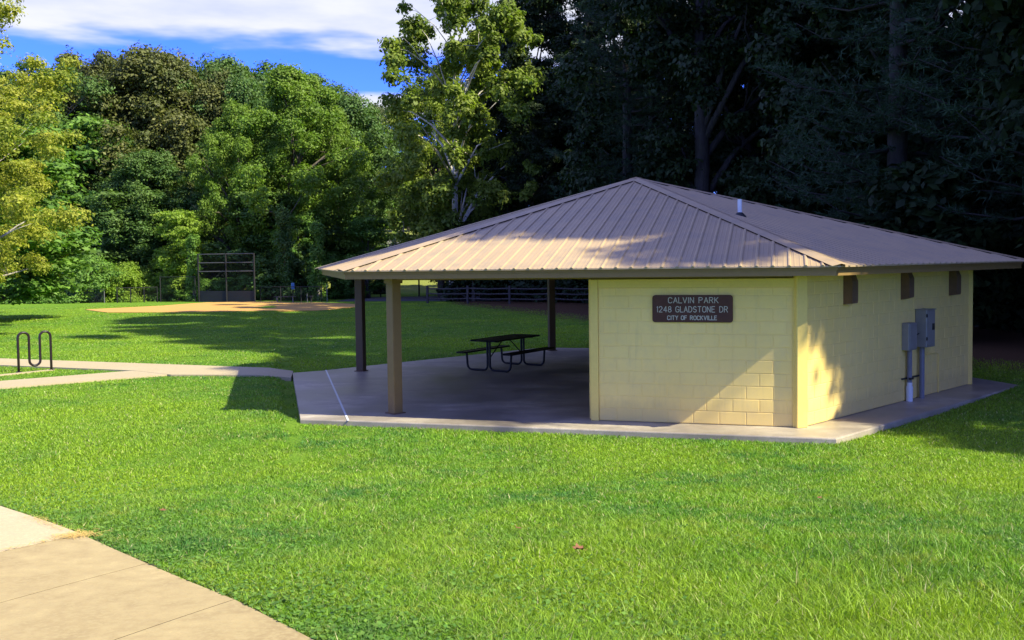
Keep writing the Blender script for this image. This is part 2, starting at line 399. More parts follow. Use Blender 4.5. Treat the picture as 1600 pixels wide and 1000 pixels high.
# ------------------------------------------------------------------ grass
def grass():
    n = NB
    ly = rng.uniform(math.log(3.3), math.log(62), n); y = np.exp(ly)
    x = rng.uniform(-.62, .60, n)*y
    # clumping
    ex = np.zeros(n, bool)
    SWP = [(-8.3, 12.8), (-5.22, 9.5), (-3.68, 7.93), (-2.72, 6.89), (-1.76, 5.82), (-.68, 4.45), (.4, 3.1), (-1.2, .2), (-9.7, 10)]
    for P_ in (EV, WEDGE, SWP, PATH_MAIN, PATH_LOW): ex |= inpoly(x, y, P_)
    ex |= inpoly(x, y, [(HC[0]+(a-HC[0])*1.0, HC[1]+(b-HC[1])*1.0) for a, b in EV])
    ex |= inpoly(x, y, DIRT)
    ex |= (1.1*x+.42*y-22.0 + rng.uniform(-1.5, 1.5, n) > 0)
    # thin, ragged margin along the walk
    for (x1, y1), (x2, y2) in zip(SWP[:6], SWP[1:7]):
        L_ = math.hypot(x2-x1, y2-y1); t = ((x-x1)*(x2-x1)+(y-y1)*(y2-y1))/L_**2; dd = ((x-x1)*(y2-y1)-(y-y1)*(x2-x1))/L_
        ex |= (t > 0) & (t < 1) & (np.abs(dd) < (.02+.05*(.5+.5*np.sin(x*9)*np.sin(y*13)))*rng.random(n)**.5)
    keep = ~ex; x = x[keep]; y = y[keep]; n = len(x)
    z = gz(x, y)
    lowf = np.sin(x*2.1+np.sin(y*1.3)*1.5)*np.sin(y*1.7+np.sin(x*.9)*2)
    h = (.032+.022*rng.random(n))*(1+.12*np.clip((10-y)/5, 0, 1))*(1+.28*lowf)*(1+.25*np.clip((12-y)/8, 0, 1))
    tall = rng.random(n) < .018; h = np.where(tall & (y < 16), h*1.7, h)
    clump = inpoly(x, y, [(1.6, 5.2), (3.4, 5.3), (3.6, 7.3), (2.2, 7.6)]) & (rng.random(n) < .12); h = np.where(clump, h*2.1, h)
    far = np.clip((y-20)/40, 0, 1); h = h*(1-.25*far)
    w = .0028+.00062*y
    w = w*rng.uniform(.7, 1.4, n)
    ang = rng.uniform(0, 2*math.pi, n); lean = rng.uniform(.15, 1.25, n)*h*1.0
    la = rng.uniform(0, 2*math.pi, n)
    wx, wy = np.cos(ang)*w/2, np.sin(ang)*w/2; lx, ly_ = np.cos(la)*lean, np.sin(la)*lean
    b = np.stack([x, y, z-.012], -1); W = np.stack([wx, wy, 0*wx], -1)
    Lm = np.stack([lx*.35, ly_*.35, h*.62], -1); Lt = np.stack([lx, ly_, h], -1)
    V = np.stack([b-W, b+W, b+Lm+W*.8, b+Lm-W*.8, b+Lt], 1)           # 5 verts
    i = np.arange(n)*5
    # quads: lower quad and a degenerate-free upper quad made as tri -> use two meshes' worth of tris
    F = np.concatenate([np.stack([i, i+1, i+2], -1), np.stack([i, i+2, i+3], -1), np.stack([i+3, i+2, i+4], -1)])
    t0 = np.clip(rng.random(n)*.8+.2*lowf, 0, 1); t1 = rng.random(n); t2 = (rng.random(n) < .05).astype(float)*rng.uniform(.5, 1, n)
    tint = np.repeat(np.stack([t0, t1, t2], -1), 5, 0)
    me = npmesh('lawn_grass', V.reshape(-1, 3), F, tint, M['blade'])
    o = bpy.data.objects.new('lawn_grass', me); col.objects.link(o); tag(o, 'short mown green lawn grass around the pavilion', 'grass', kind='stuff')
    # broad-leaved clover / weeds near the walk and in the near lawn
    n = 70000
    y = np.exp(rng.uniform(math.log(3.6), math.log(15), n)); x = rng.uniform(-.6, .56, n)*y
    nearwalk = (x < -.9+(5.6-y)*-.05) 
    d = (x+y*.93-3.9)  # distance-like from the walk edge
    wgt = np.exp(-np.clip(d, 0, 9)/1.6)*.9+.07*(np.sin(x*3.1)*np.sin(y*2.3) > .35)
    k = (rng.random(n) < wgt) & ~inpoly(x, y, SWP) & ~inpoly(x, y, EV) & ~inpoly(x, y, WEDGE)
    x = x[k]; y = y[k]; n = len(x); z = gz(x, y)+rng.uniform(.018, .045, n)
    r = rng.uniform(.010, .019, n); a = rng.uniform(0, 6.28, n); tl = rng.uniform(-.5, .5, (n, 2))
    vs = []
    for k_ in range(4):
        ca, sa = np.cos(a+k_*math.pi/2), np.sin(a+k_*math.pi/2); dx, dy = ca*r, sa*r*(.8 if k_ % 2 else 1)
        vs.append(np.stack([x+dx, y+dy, z+dx*tl[:, 0]+dy*tl[:, 1]], -1))
    V = np.stack(vs, 1); i = np.arange(n)*4; F = np.stack([i, i+1, i+2, i+3], -1)
    tint = np.repeat(np.stack([rng.random(n), rng.random(n), np.zeros(n)], -1), 4, 0)
    me = npmesh('clover_weeds', V.reshape(-1, 3), F, tint, M['vine'])
    o = bpy.data.objects.new('clover_weeds', me); col.objects.link(o); tag(o, 'patchy clover and small broad leaved weeds in the lawn', 'clover', kind='stuff')

# ------------------------------------------------------------------ trees
def leafcards(C, Nn, size, rg, elong=1.5, droop=0.0, tint=None):
    """leaf quads at centres C with normals Nn"""
    n = len(C); Nn = Nn/np.linalg.norm(Nn, axis=1, keepdims=True)
    rv = rg.normal(size=(n, 3)); A = np.cross(Nn, rv); A /= np.linalg.norm(A, axis=1, keepdims=True)+1e-9
    B = np.cross(Nn, A); s = (size*rg.uniform(.6, 1.35, n))[:, None]
    V = np.stack([C-A*s*.5*elong, C+B*s*.42-A*s*.05*rg.uniform(-2, 2, (n, 1)), C+A*s*.5*elong - Nn*s*.12, C-B*s*.42], 1)
    i = np.arange(n)*4; F = np.stack([i, i+1, i+2, i+3], -1)
    return V.reshape(-1, 3), F
def crown_mesh(name, seed, H, Rr, base, nclump, nleaf, leaf, shape='round', flat=.62, csize=.2, spread=.5, sparse=0.0, skeleton=True, trunk_r=None, limbs=12, lean=(0, 0)):
    """returns (crown mesh, trunk mesh); crown between base*H and H"""
    rg = np.random.default_rng(seed)
    zc0, zc1 = base*H, H; Hc = zc1-zc0
    cen = []
    while len(cen) < nclump:
        u = rg.random(); a = rg.uniform(0, 2*math.pi); 
        if shape == 'round': prof = math.sin(math.pi*min(1, (u*.93+.07)))**.55
        elif shape == 'broad': prof = (1-u**3)*.95+.08 if u > .25 else .6+1.3*u
        elif shape == 'tall': prof = .55+.45*math.sin(math.pi*u)**.8
        elif shape == 'mound': prof = math.sqrt(max(0, 1-u*u))
        elif shape == 'column': prof = 1.0-.5*u
        else: prof = max(.05, 1-u)
        lob = 1+.22*math.sin(3*a+seed)+.14*math.sin(5*a+2.3*seed+u*4)
        rr = Rr*prof*lob*(rg.random()**.38 if rg.random() < .8 else rg.random()**.6)*(1-csize*.5)
        c = np.array((rr*math.cos(a)+lean[0]*u, rr*math.sin(a)+lean[1]*u, zc0+u*Hc*(.97)))
        cen.append(c)
    cen = np.array(cen)
    plume = rg.random(nclump) < .3
    cen[plume, :2] *= rg.uniform(1.02, 1.13, (plume.sum(), 1)); cen[plume, 2] += Hc*rg.uniform(-.01, .03, plume.sum())*(cen[plume, 2] > zc0+Hc*.5)
    cs = Rr*csize*rg.uniform(.65, 1.4, nclump)*np.where(plume, .62, 1.)
    for _ in range(2):          # no clump may float free of the crown
        D = np.linalg.norm(cen[:, None]-cen[None], axis=2)+np.eye(nclump)*1e6; nn = D.argmin(1); dm = D.min(1); lim = .62*(cs+cs[nn])
        mv = dm > lim; cen[mv] = cen[nn[mv]]+(cen[mv]-cen[nn[mv]])*(lim[mv]/dm[mv])[:, None]
    per = np.maximum(8, (nleaf*(cs**2)/np.sum(cs**2))).astype(int)
    idx = np.repeat(np.arange(nclump), per); n = len(idx)
    d = rg.normal(size=(n, 3)); d /= np.linalg.norm(d, axis=1, keepdims=True)
    d[:, 2] = np.where((d[:, 2] < -.2) & (rg.random(n) < .6), -d[:, 2], d[:, 2])
    rad = rg.random(n)**spread
    # small lumps on each clump
    lump = 1+.25*np.sin(d[:, 0]*5+idx)*np.sin(d[:, 1]*5+idx*1.7)+.15*np.sin(d[:, 2]*9+idx*.7)
    P_ = cen[idx]+d*(cs[idx]*rad*lump)[:, None]*np.array((1, 1, flat))
    Nn = d+rg.normal(size=(n, 3))*.55+np.array((0, 0, .55))
    if sparse:
        k = rg.random(n) > sparse*np.clip(1.3-rad, 0, 1); P_ = P_[k]; Nn = Nn[k]; idx = idx[k]; n = len(idx)
    V, F = leafcards(P_, Nn, leaf, rg)
    ct = rg.random(nclump)*.55; t0 = np.clip(ct[idx]+rg.random(n)*.45, 0, 1); t1 = rg.random(n)
    tint = np.repeat(np.stack([t0, t1, t0*0], -1), 4, 0)
    cm = npmesh(name+'_crown', V, F, tint, M['mid'])
    # trunk and limbs
    b = MB(); tr = trunk_r or H*.017+.05; top = zc0+Hc*.72
    rnd = random.Random(seed)
    wob = [(rnd.uniform(-.15, .15)*Rr*.3, rnd.uniform(-.15, .15)*Rr*.3) for _ in range(5)]
    tp = []
    for k in range(6):
        t = k/5; w = wob[min(k, 4)] if k else (0, 0)
        tp.append((w[0]*t+lean[0]*t*.7, w[1]*t+lean[1]*t*.7, -.3+(top+.3)*t))
    b.tube(tp, [tr*1.35, tr*.95, tr*.82, tr*.65, tr*.42, tr*.15], 8)
    order = rg.permutation(nclump)[:limbs]
    for j in order:
        c = cen[j]; zt = max(zc0*.75, min(c[2]-Hc*rnd.uniform(.12, .3), top*.95)); t = (zt+.3)/(top+.3)
        k = min(4, int(t*5)); f = t*5-k; s = Vector(tp[k]).lerp(Vector(tp[k+1]), f); e = Vector(c)
        m1 = s.lerp(e, .4)+Vector((0, 0, .12*(e-s).length)); m2 = s.lerp(e, .75)+Vector((rnd.uniform(-.3, .3), rnd.uniform(-.3, .3), .1*(e-s).length))
        r0 = tr*(1-t)*.55+tr*.12
        b.tube([s, m1, m2, e], [r0, r0*.7, r0*.4, r0*.15], 5)
        for q in range(2):
            e2 = m1.lerp(m2, rnd.random())+Vector((rnd.uniform(-1, 1), rnd.uniform(-1, 1), rnd.uniform(.1, .9)))*Rr*.28
            b.tube([m1.lerp(m2, .3), m1.lerp(e2, .6)+Vector((0, 0, .1)), e2], [r0*.4, r0*.25, r0*.08], 4)
    tm = bpy.data.meshes.new(name+'_trunk'); tm.from_pydata(b.v, [], b.f); tm.polygons.foreach_set('use_smooth', [True]*len(tm.polygons)); tm.materials.append(M['bark'])
    return cm, tm

def pine_mesh(name, seed, H, Rr, base, nwh=26, leafn=9):
    rg = np.random.default_rng(seed); rnd = random.Random(seed); b = MB(); tr = H*.010+.05
    b.tube([(0, 0, -.3), (.05, 0, H*.35), (0, .05, H*.7), (0, 0, H)], [tr*1.2, tr*.85, tr*.5, .03], 8)
    cents = []
    for w in range(nwh):
        t = w/(nwh-1); z = H*(base+(1-base)*t)*.985; L = Rr*((1-t)**.7)*(.85+.15*rnd.random())+.5
        if t < .2: L *= .75+t*1.2
        for k in range(rnd.choice((4, 5, 5, 6))):
            a = rnd.uniform(0, 6.28); Lk = L*rnd.uniform(.6, 1.12); rise = rnd.uniform(.02, .22)*(1 if t > .3 else .3)
            p = [Vector((math.cos(a)*Lk*s_, math.sin(a)*Lk*s_, z+Lk*(rise*s_+.12*s_*s_-.10*math.sin(3.1*s_)))) for s_ in (0, .35, .7, 1)]
            b.tube(p, [tr*.28*(1-t*.6)+.01, .035, .02, .008], 4)
            ns = int(7+Lk*6.5)
            for q in range(ns):
                s_ = rnd.uniform(.06, 1.03); i0 = min(2, int(s_*3/1.0001)); 
                base_p = Vector((math.cos(a)*Lk*s_, math.sin(a)*Lk*s_, z+Lk*(rise*s_+.12*s_*s_-.10*math.sin(3.1*s_))))
                off = rnd.uniform(-1, 1)*Lk*.30*(1.15-abs(s_-.6)); 
                cents.append((base_p.x-math.sin(a)*off, base_p.y+math.cos(a)*off, base_p.z+rnd.uniform(-.08, .16), a+rnd.uniform(-.9, .9)+ (.7 if off > 0 else -.7)))
    C = np.array(cents); nc = len(C); m = leafn
    idx = np.repeat(np.arange(nc), m*2); n = len(idx)
    ax = np.stack([np.cos(C[idx, 3]), np.sin(C[idx, 3]), np.full(n, .22)], -1)
    d = rg.normal(size=(n, 3))*np.array((1, 1, .75)); d /= np.linalg.norm(d, axis=1, keepdims=True); d = d+ax*.75; d /= np.linalg.norm(d, axis=1, keepdims=True)
    st = C[idx, :3]+ax*rg.uniform(-.22, .22, (n, 1)); L = rg.uniform(.13, .24, n)[:, None]*NEEDLE
    side = np.cross(d, rg.normal(size=(n, 3))); side /= np.linalg.norm(side, axis=1, keepdims=True)
    V = np.stack([st-side*.011*NEEDLE, st+side*.011*NEEDLE, st+d*L], 1).reshape(-1, 3); i = np.arange(n)*3; F = np.stack([i, i+1, i+2], -1)
    t0 = np.clip(rg.random(nc)[idx]*.6+rg.random(n)*.4, 0, 1)
    tint = np.repeat(np.stack([t0, rg.random(n), 0*t0], -1), 3, 0)
    cm = npmesh(name+'_crown', V, F, tint, M['pine'])
    tm = bpy.data.meshes.new(name+'_trunk'); tm.from_pydata(b.v, [], b.f); tm.polygons.foreach_set('use_smooth', [True]*len(tm.polygons)); tm.materials.append(M['bark'])
    return cm, tm
NEEDLE = 1.25

def place(mesh, name, x, y, label, cat='tree', group=None, mat='mid', bark='bark', s=1., sz=None, rz=None, partc='crown', z=None, nofollow=False):
    o = empty(name, (x, y, float(gz(x, y)) if z is None else z), label, cat, group, rz if rz is not None else random.uniform(0, 6.28))
    o.scale = (s, s, sz or s)
    for me, nm, mt in ((mesh[0], partc, mat), (mesh[1], 'trunk' if partc == 'crown' else 'stem', bark)):
        c = bpy.data.objects.new(nm, me); col.objects.link(c); c.parent = o
        c.material_slots[0].link = 'OBJECT'; c.material_slots[0].material = M[mt]
    return o
def PX(px, Y): # horizontal metres from a column in the plan survey and a distance
    return (px-800)/1475.9*Y
exec_trees = True
def trees():
    random.seed(5)
    T = {}
    T['oak'] = crown_mesh('oak', 1, 20, 7, .18, 170, 84000, .185, 'round', .8, .20, limbs=18)
    T['oak2'] = crown_mesh('oak2', 12, 20, 6.5, .12, 170, 84000, .185, 'tall', .8, .20, limbs=18)
    T['locust'] = crown_mesh('locust', 3, 20, 8.5, .14, 290, 95000, .165, 'broad', .75, .125, spread=.36, limbs=22)
    T['small'] = crown_mesh('small', 4, 10, 3.6, .10, 75, 24000, .165, 'tall', .6, .26, limbs=12)
    T['mound'] = crown_mesh('mound', 5, 4, 5, .0, 110, 30000, .15, 'mound', .55, .22, limbs=6)
    T['bush'] = crown_mesh('bush', 6, 3, 2.0, .0, 34, 9000, .13, 'mound', .7, .34, limbs=5)
    T['bush2'] = crown_mesh('bush2', 16, 3, 2.0, .0, 34, 9000, .14, 'column', .7, .34, limbs=5)
    T['column'] = crown_mesh('column', 7, 7, 1.1, .0, 44, 9500, .14, 'column', 1.2, .5, limbs=5)
    T['maple'] = crown_mesh('maple', 8, 15, 5.2, .17, 150, 70000, .10, 'tall', .6, .14, sparse=.5, limbs=16, trunk_r=.15)
    T['syc'] = crown_mesh('syc', 9, 30, 8.6, .13, 300, 90000, .27, 'tall', .75, .125, sparse=.3, limbs=22, trunk_r=.38, lean=(-1.5, 0))
    T['dark1'] = crown_mesh('dark1', 10, 28, 7.5, .08, 190, 95000, .20, 'tall', .6, .16, limbs=20)
    T['dark2'] = crown_mesh('dark2', 11, 28, 7.0, .12, 170, 85000, .20, 'round', .55, .16, limbs=22)
    T['high'] = crown_mesh('high', 14, 28, 6.0, .56, 130, 46000, .30, 'round', .6, .2, limbs=20)
    T['pine'] = pine_mesh('pine', 20, 26, 6.0, .10, 36, 12)
    T['pine2'] = pine_mesh('pine2', 21, 26, 5.5, .14, 34, 12)
    def P(kind, name, px, Y, top, label, mat, bark='bark', w=1., cat='tree', partc='crown', dz=0, **kw):
        x = PX(px, Y); z0 = float(gz(x, Y)); hor = 409-.0127*(px-800)
        h = 2.61+(hor-top)/1475.9*Y-z0
        base = {'oak': 20, 'oak2': 20, 'locust': 20, 'small': 10, 'mound': 4, 'bush': 3, 'bush2': 3, 'column': 7, 'maple': 15, 'syc': 30, 'dark1': 28, 'dark2': 28, 'pine': 26, 'pine2': 26, 'high': 28}[kind]
        s = h/base
        return place(T[kind], name, x, Y, label, cat, kw.get('group'), mat, bark, s*w, s, kw.get('rz'), partc)
    # --- left tree line, back row
    g = 'back row of trees beyond the ball field'
    for i, (px, Y, top, mt) in enumerate([(-90, 104, 120, 'mid'), (-20, 100, 110, 'mid'), (60, 106, 112, 'olive'), (120, 100, 130, 'mid'), (200, 108, 90, 'olive'), (270, 104, 95, 'olive'), (330, 106, 112, 'mid'), (385, 102, 118, 'olive'), (440, 106, 112, 'mid'), (500, 104, 125, 'mid'), (545, 110, 165, 'mid')]):
        P('oak' if i % 2 else 'oak2', 'deciduous_tree', px, Y, top, 'green tree crown in the back row behind the field trees', mt, group=g)
    P('oak', 'deciduous_tree', 232, 88, 84, 'tallest olive brown tree crown against the blue sky', 'olive', w=1.02)
    P('oak2', 'deciduous_tree', 165, 90, 92, 'olive tree just left of the tallest olive brown crown', 'olive', w=.85)
    P('oak2', 'deciduous_tree', 300, 90, 104, 'dark olive tree just right of the tallest olive crown', 'olive', w=.8)
    P('oak2', 'deciduous_tree', 90, 84, 105, 'green tree behind the yellowing maple, partly hidden', 'mid', w=.9)
    P('oak', 'deciduous_tree', 365, 92, 96, 'dark green tree between the olive tree and the feathery locust', 'mid', w=.8)
    P('locust', 'locust_tree', 462, 80, 108, 'wide feathery yellow green locust tree behind the backstop', 'bright', w=.95, rz=1.)
    P('locust', 'locust_tree', 375, 78, 165, 'shorter feathery bright green tree left of the wide locust', 'bright', w=.72, rz=2.4)
    P('locust', 'locust_tree', 528, 84, 175, 'feathery green tree at the right end of the locust crown', 'bright', w=.62, rz=4.)
    P('oak', 'deciduous_tree', 235, 80, 240, 'rounded mid green tree under the tall olive tree', 'mid', w=1.15)
    P('small', 'small_tree', 150, 86, 190, 'pale green small tree with an airy crown above the mounds', 'vine', w=1.2)
    P('small', 'small_tree', 105, 84, 270, 'light green small tree leaning over the vine mounds', 'vine', w=1.3)
    P('small', 'small_tree', 292, 74, 328, 'small bright lime tree beside the backstop', 'lime', w=1.05)
    P('small', 'small_tree', 335, 80, 300, 'dark green small tree just behind the lime tree', 'mid', w=1.2)
    P('small', 'small_tree', 205, 80, 300, 'deep green small tree left of the lime tree', 'mid', w=1.5)
    P('small', 'small_tree', 30, 84, 250, 'green small tree behind the maple leaves at far left', 'vine', w=1.4)
    P('small', 'small_tree', 420, 78, 300, 'dark small tree behind the tall backstop', 'mid', w=1.5)
    P('small', 'small_tree', 470, 76, 330, 'green small tree hung with vines right of the backstop', 'vine', w=1.1)
    P('oak2', 'deciduous_tree', 600, 150, 165, 'pale sunlit tree left of the sycamore', 'pale', w=.7)
    P('oak', 'deciduous_tree', 543, 118, 150, 'pale grey green tree top beside the small cloud', 'pale', w=.7)
    P('oak2', 'deciduous_tree', 640, 150, 205, 'mid green tree in front of the pale one, left of sycamore', 'bright', w=.7)
    P('small', 'small_tree', 575, 78, 338, 'small round green tree just above the left end of the roof', 'vine', w=1.25)
    P('oak', 'deciduous_tree', 520, 90, 260, 'dark green tree behind the vine covered trunk', 'mid', w=.8)
    P('small', 'small_tree', 548, 82, 375, 'low green tree touching the left eave corner', 'vine', w=1.4)
    P('oak2', 'deciduous_tree', 700, 86, 230, 'dark green tree behind the lower sycamore branches', 'mid', w=.75)
    P('oak', 'deciduous_tree', 735, 80, 200, 'dark tree right of the sycamore trunk', 'darkleaf', w=.8)
    P('oak', 'deciduous_tree', 690, 140, 240, 'pale tree far up the slope behind the gravestones', 'pale', w=.8)
    P('oak2', 'deciduous_tree', 690, 76, 110, 'leafy sunlit tree standing close behind the sycamore', 'syc', w=.75)
    P('column', 'vine_covered_tree', 498, 70, 352, 'trunk wrapped in bright green vine by the roof corner', 'vine', 'bark_pale', w=.9, partc='crown')
    P('column', 'vine_covered_tree', 303, 70.5, 372, 'vine wrapped trunk just left of the backstop', 'vine', 'bark', w=.95)
    P('column', 'vine_covered_tree', 447, 71, 330, 'slim vine hung trunk right of the backstop', 'mid', 'bark', w=.8)
    # sycamore
    for px_, top_, lb_ in ((592, 318, 'leafy bank left of the gravestones, far up the slope'), (640, 310, 'leafy bank behind the slim white trunk, far up the slope'), (690, 312, 'leafy bank far up the slope behind the sycamore')):
        P('mound', 'shrub_bank', px_, 165, top_, lb_, 'bright', w=1.0, cat='shrub', partc='foliage')
    P('high', 'white_trunk_tree', 632, 124, 290, 'slim white trunked tree beside the gravestones on the slope', 'bright', 'bark_white', w=.8)
    P('syc', 'sycamore_tree', 708, 66, -60, 'tall sunlit sycamore with white branches above the roof', 'syc', 'bark_white', w=.86, rz=2.3)
    # maple leaning in from the left
    P('maple', 'maple_tree', -54, 35, -40, 'yellow green maple with turning leaves at the left edge', 'yellow_leaf', 'bark_pale', w=.94, rz=2.)
    P('maple', 'maple_tree', -42, 40, 105, 'lower yellow green maple crown beneath the taller maple', 'yellow_leaf', 'bark_pale', w=.95, rz=5.)
    P('small', 'small_tree', -20, 46, 200, 'green small tree under the maples at the left edge', 'vine', w=1.6)
    # --- vine mounds and shrubs along the field edge
    for px, Y, top, w, lb, mt in [(-20, 72, 405, 1.1, 'bright vine covered mound at the far left field edge', 'vine'), (70, 73, 402, 1.1, 'vine covered mound with a dark hollow, second from left', 'vine'),
                              (140, 72, 408, 1., 'sunlit vine mound with a sloping top', 'vine'), (200, 73, 418, .9, 'low vine mound sloping down towards the backstop', 'lime'), (255, 74, 432, .8, 'lowest vine mound beside the wing fence', 'vine')]:
        P('mound', 'shrub_mound', px, Y, top, lb, mt, w=w, cat='shrub', partc='foliage')
    k = 0
    for px, Y, top, mt, kind, lb in [(322, 72, 440, 'vine', 'bush', 'green shrub behind the left panel of the backstop'), (350, 72.5, 436, 'vine', 'bush2', 'green shrub behind the middle post of the backstop'), (382, 73, 434, 'vine', 'bush', 'green shrub behind the right panel of the backstop'),
                   (425, 72, 408, 'mid', 'bush2', 'tall round shrub just right of the backstop'), (452, 73, 400, 'mid', 'bush', 'big dark green shrub over the player bench'), (475, 74, 418, 'mid', 'bush2', 'shrub between the bench and the vine trunk'),
                   (525, 76, 412, 'vine', 'bush', 'shrub under the left eave corner of the roof'), (545, 80, 436, 'vine', 'bush2', 'small bright shrub left of the brown back post'), (280, 73, 445, 'vine', 'bush2', 'shrub behind the low wing panel'),
                   (585, 92, 430, 'darkleaf', 'bush', 'dark shrub between the two left pavilion posts'), (230, 76, 440, 'vine', 'bush', 'shrub behind the low chain link fence'), (-40, 70, 430, 'vine', 'bush2', 'shrub at the far left edge of the field'), (30, 71, 440, 'vine', 'bush', 'weedy shrub behind the leftmost pale fence post'),(105, 71.5, 438, 'vine', 'bush2', 'weedy shrub right of the pale fence posts')]:
        P(kind, 'shrub', px, Y, top, lb, mt, w=1.25, cat='shrub', partc='foliage')
    # --- right hand woods (dark, in their own shade)
    g = 'dark woodland trees standing behind the pavilion'
    lb = 'tall dark shaded tree in the woods behind the pavilion'
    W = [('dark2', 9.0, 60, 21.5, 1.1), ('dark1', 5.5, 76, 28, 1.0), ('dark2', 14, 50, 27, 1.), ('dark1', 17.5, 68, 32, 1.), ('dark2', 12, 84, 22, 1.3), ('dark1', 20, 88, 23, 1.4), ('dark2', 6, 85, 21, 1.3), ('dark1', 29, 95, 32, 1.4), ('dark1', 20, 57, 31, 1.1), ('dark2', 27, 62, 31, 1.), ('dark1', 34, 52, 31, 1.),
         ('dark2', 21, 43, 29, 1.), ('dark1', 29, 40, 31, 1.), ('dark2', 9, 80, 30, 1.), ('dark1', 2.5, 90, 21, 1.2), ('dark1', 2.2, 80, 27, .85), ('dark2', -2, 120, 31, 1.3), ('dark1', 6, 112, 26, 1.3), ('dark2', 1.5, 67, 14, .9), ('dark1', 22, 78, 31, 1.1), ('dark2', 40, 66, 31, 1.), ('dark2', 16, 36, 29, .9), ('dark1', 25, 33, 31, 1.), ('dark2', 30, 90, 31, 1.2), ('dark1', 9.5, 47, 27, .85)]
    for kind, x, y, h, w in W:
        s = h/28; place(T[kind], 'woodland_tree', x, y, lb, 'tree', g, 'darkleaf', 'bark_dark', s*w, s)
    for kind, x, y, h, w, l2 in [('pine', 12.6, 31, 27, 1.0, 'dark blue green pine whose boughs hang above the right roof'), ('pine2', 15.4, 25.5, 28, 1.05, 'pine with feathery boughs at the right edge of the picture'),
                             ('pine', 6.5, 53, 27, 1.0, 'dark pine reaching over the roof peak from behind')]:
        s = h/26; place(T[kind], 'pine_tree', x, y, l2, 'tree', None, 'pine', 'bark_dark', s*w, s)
    # understory that closes the woods at eye level
    g = 'dark undergrowth shrubs in the woods'
    place(T['bush2'], 'undergrowth_shrub', -2.6, 64.2, 'dark shaded shrub in the woods behind the pavilion', 'shrub', g, 'darkleaf', 'bark', 1.6, 1.7, partc='foliage')
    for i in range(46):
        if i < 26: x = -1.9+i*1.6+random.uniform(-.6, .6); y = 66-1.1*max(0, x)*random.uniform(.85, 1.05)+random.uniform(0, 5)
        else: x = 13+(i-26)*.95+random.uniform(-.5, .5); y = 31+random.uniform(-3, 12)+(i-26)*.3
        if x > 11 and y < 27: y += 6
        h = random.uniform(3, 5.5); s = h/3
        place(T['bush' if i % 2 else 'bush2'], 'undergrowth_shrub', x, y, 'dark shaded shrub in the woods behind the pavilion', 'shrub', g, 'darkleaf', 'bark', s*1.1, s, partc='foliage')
    # --- tall trees to the right, outside the picture: they throw the shade on roof, wall and field
    g = 'tall trees right of the photograph that shade the pavilion'
    lb = 'tall shade tree standing to the right of the pavilion'
    def CA(c, a): return ((.50*c-.95*a)/1.0735, (.95*c+.50*a)/1.0735)
    for i, (kind, c, a, h, w) in enumerate(SHADE):
        x, y = CA(c, a); b0 = 28
        place(T[kind], 'shade_tree', x, y, lb, 'tree', g, 'darkleaf', 'bark', h/b0*w, h/b0, rz=SROT+i*1.9)
SHADE = [('high', 18.9, -11.5, 25.5, .80), ('high', 20.4, -14, 29, .80), ('high', 18.3, -16, 30.3, .52), ('dark2', 22.0, -18.5, 31, .64), ('dark1', 22.2, -13, 28, .62), ('dark2', 23.8, -9.0, 32, .58), ('dark2', 18.9, -8, 10.4, 2.0), ('dark1', 17.9, -11, 12.4, 1.2), ('dark1', 28, -6.0, 34.5, .8), ('dark2', 33, -3.5, 39, .85), ('dark1', 39, -2, 38, .8),
         ('dark2', 27, -18, 34, .9), ('dark1', 36, -14, 36, 1.), ('dark2', 46, -12, 34, 1.), ('dark1', 30, -28, 38, 1.), ('dark2', 42, -26, 40, 1.1), ('dark1', 54, -22, 36, 1.1), ('dark2', 22.5, -29, 34, .75), ('dark1', 64, -14, 34, 1.1), ('dark2', 76, -10, 34, 1.2)]

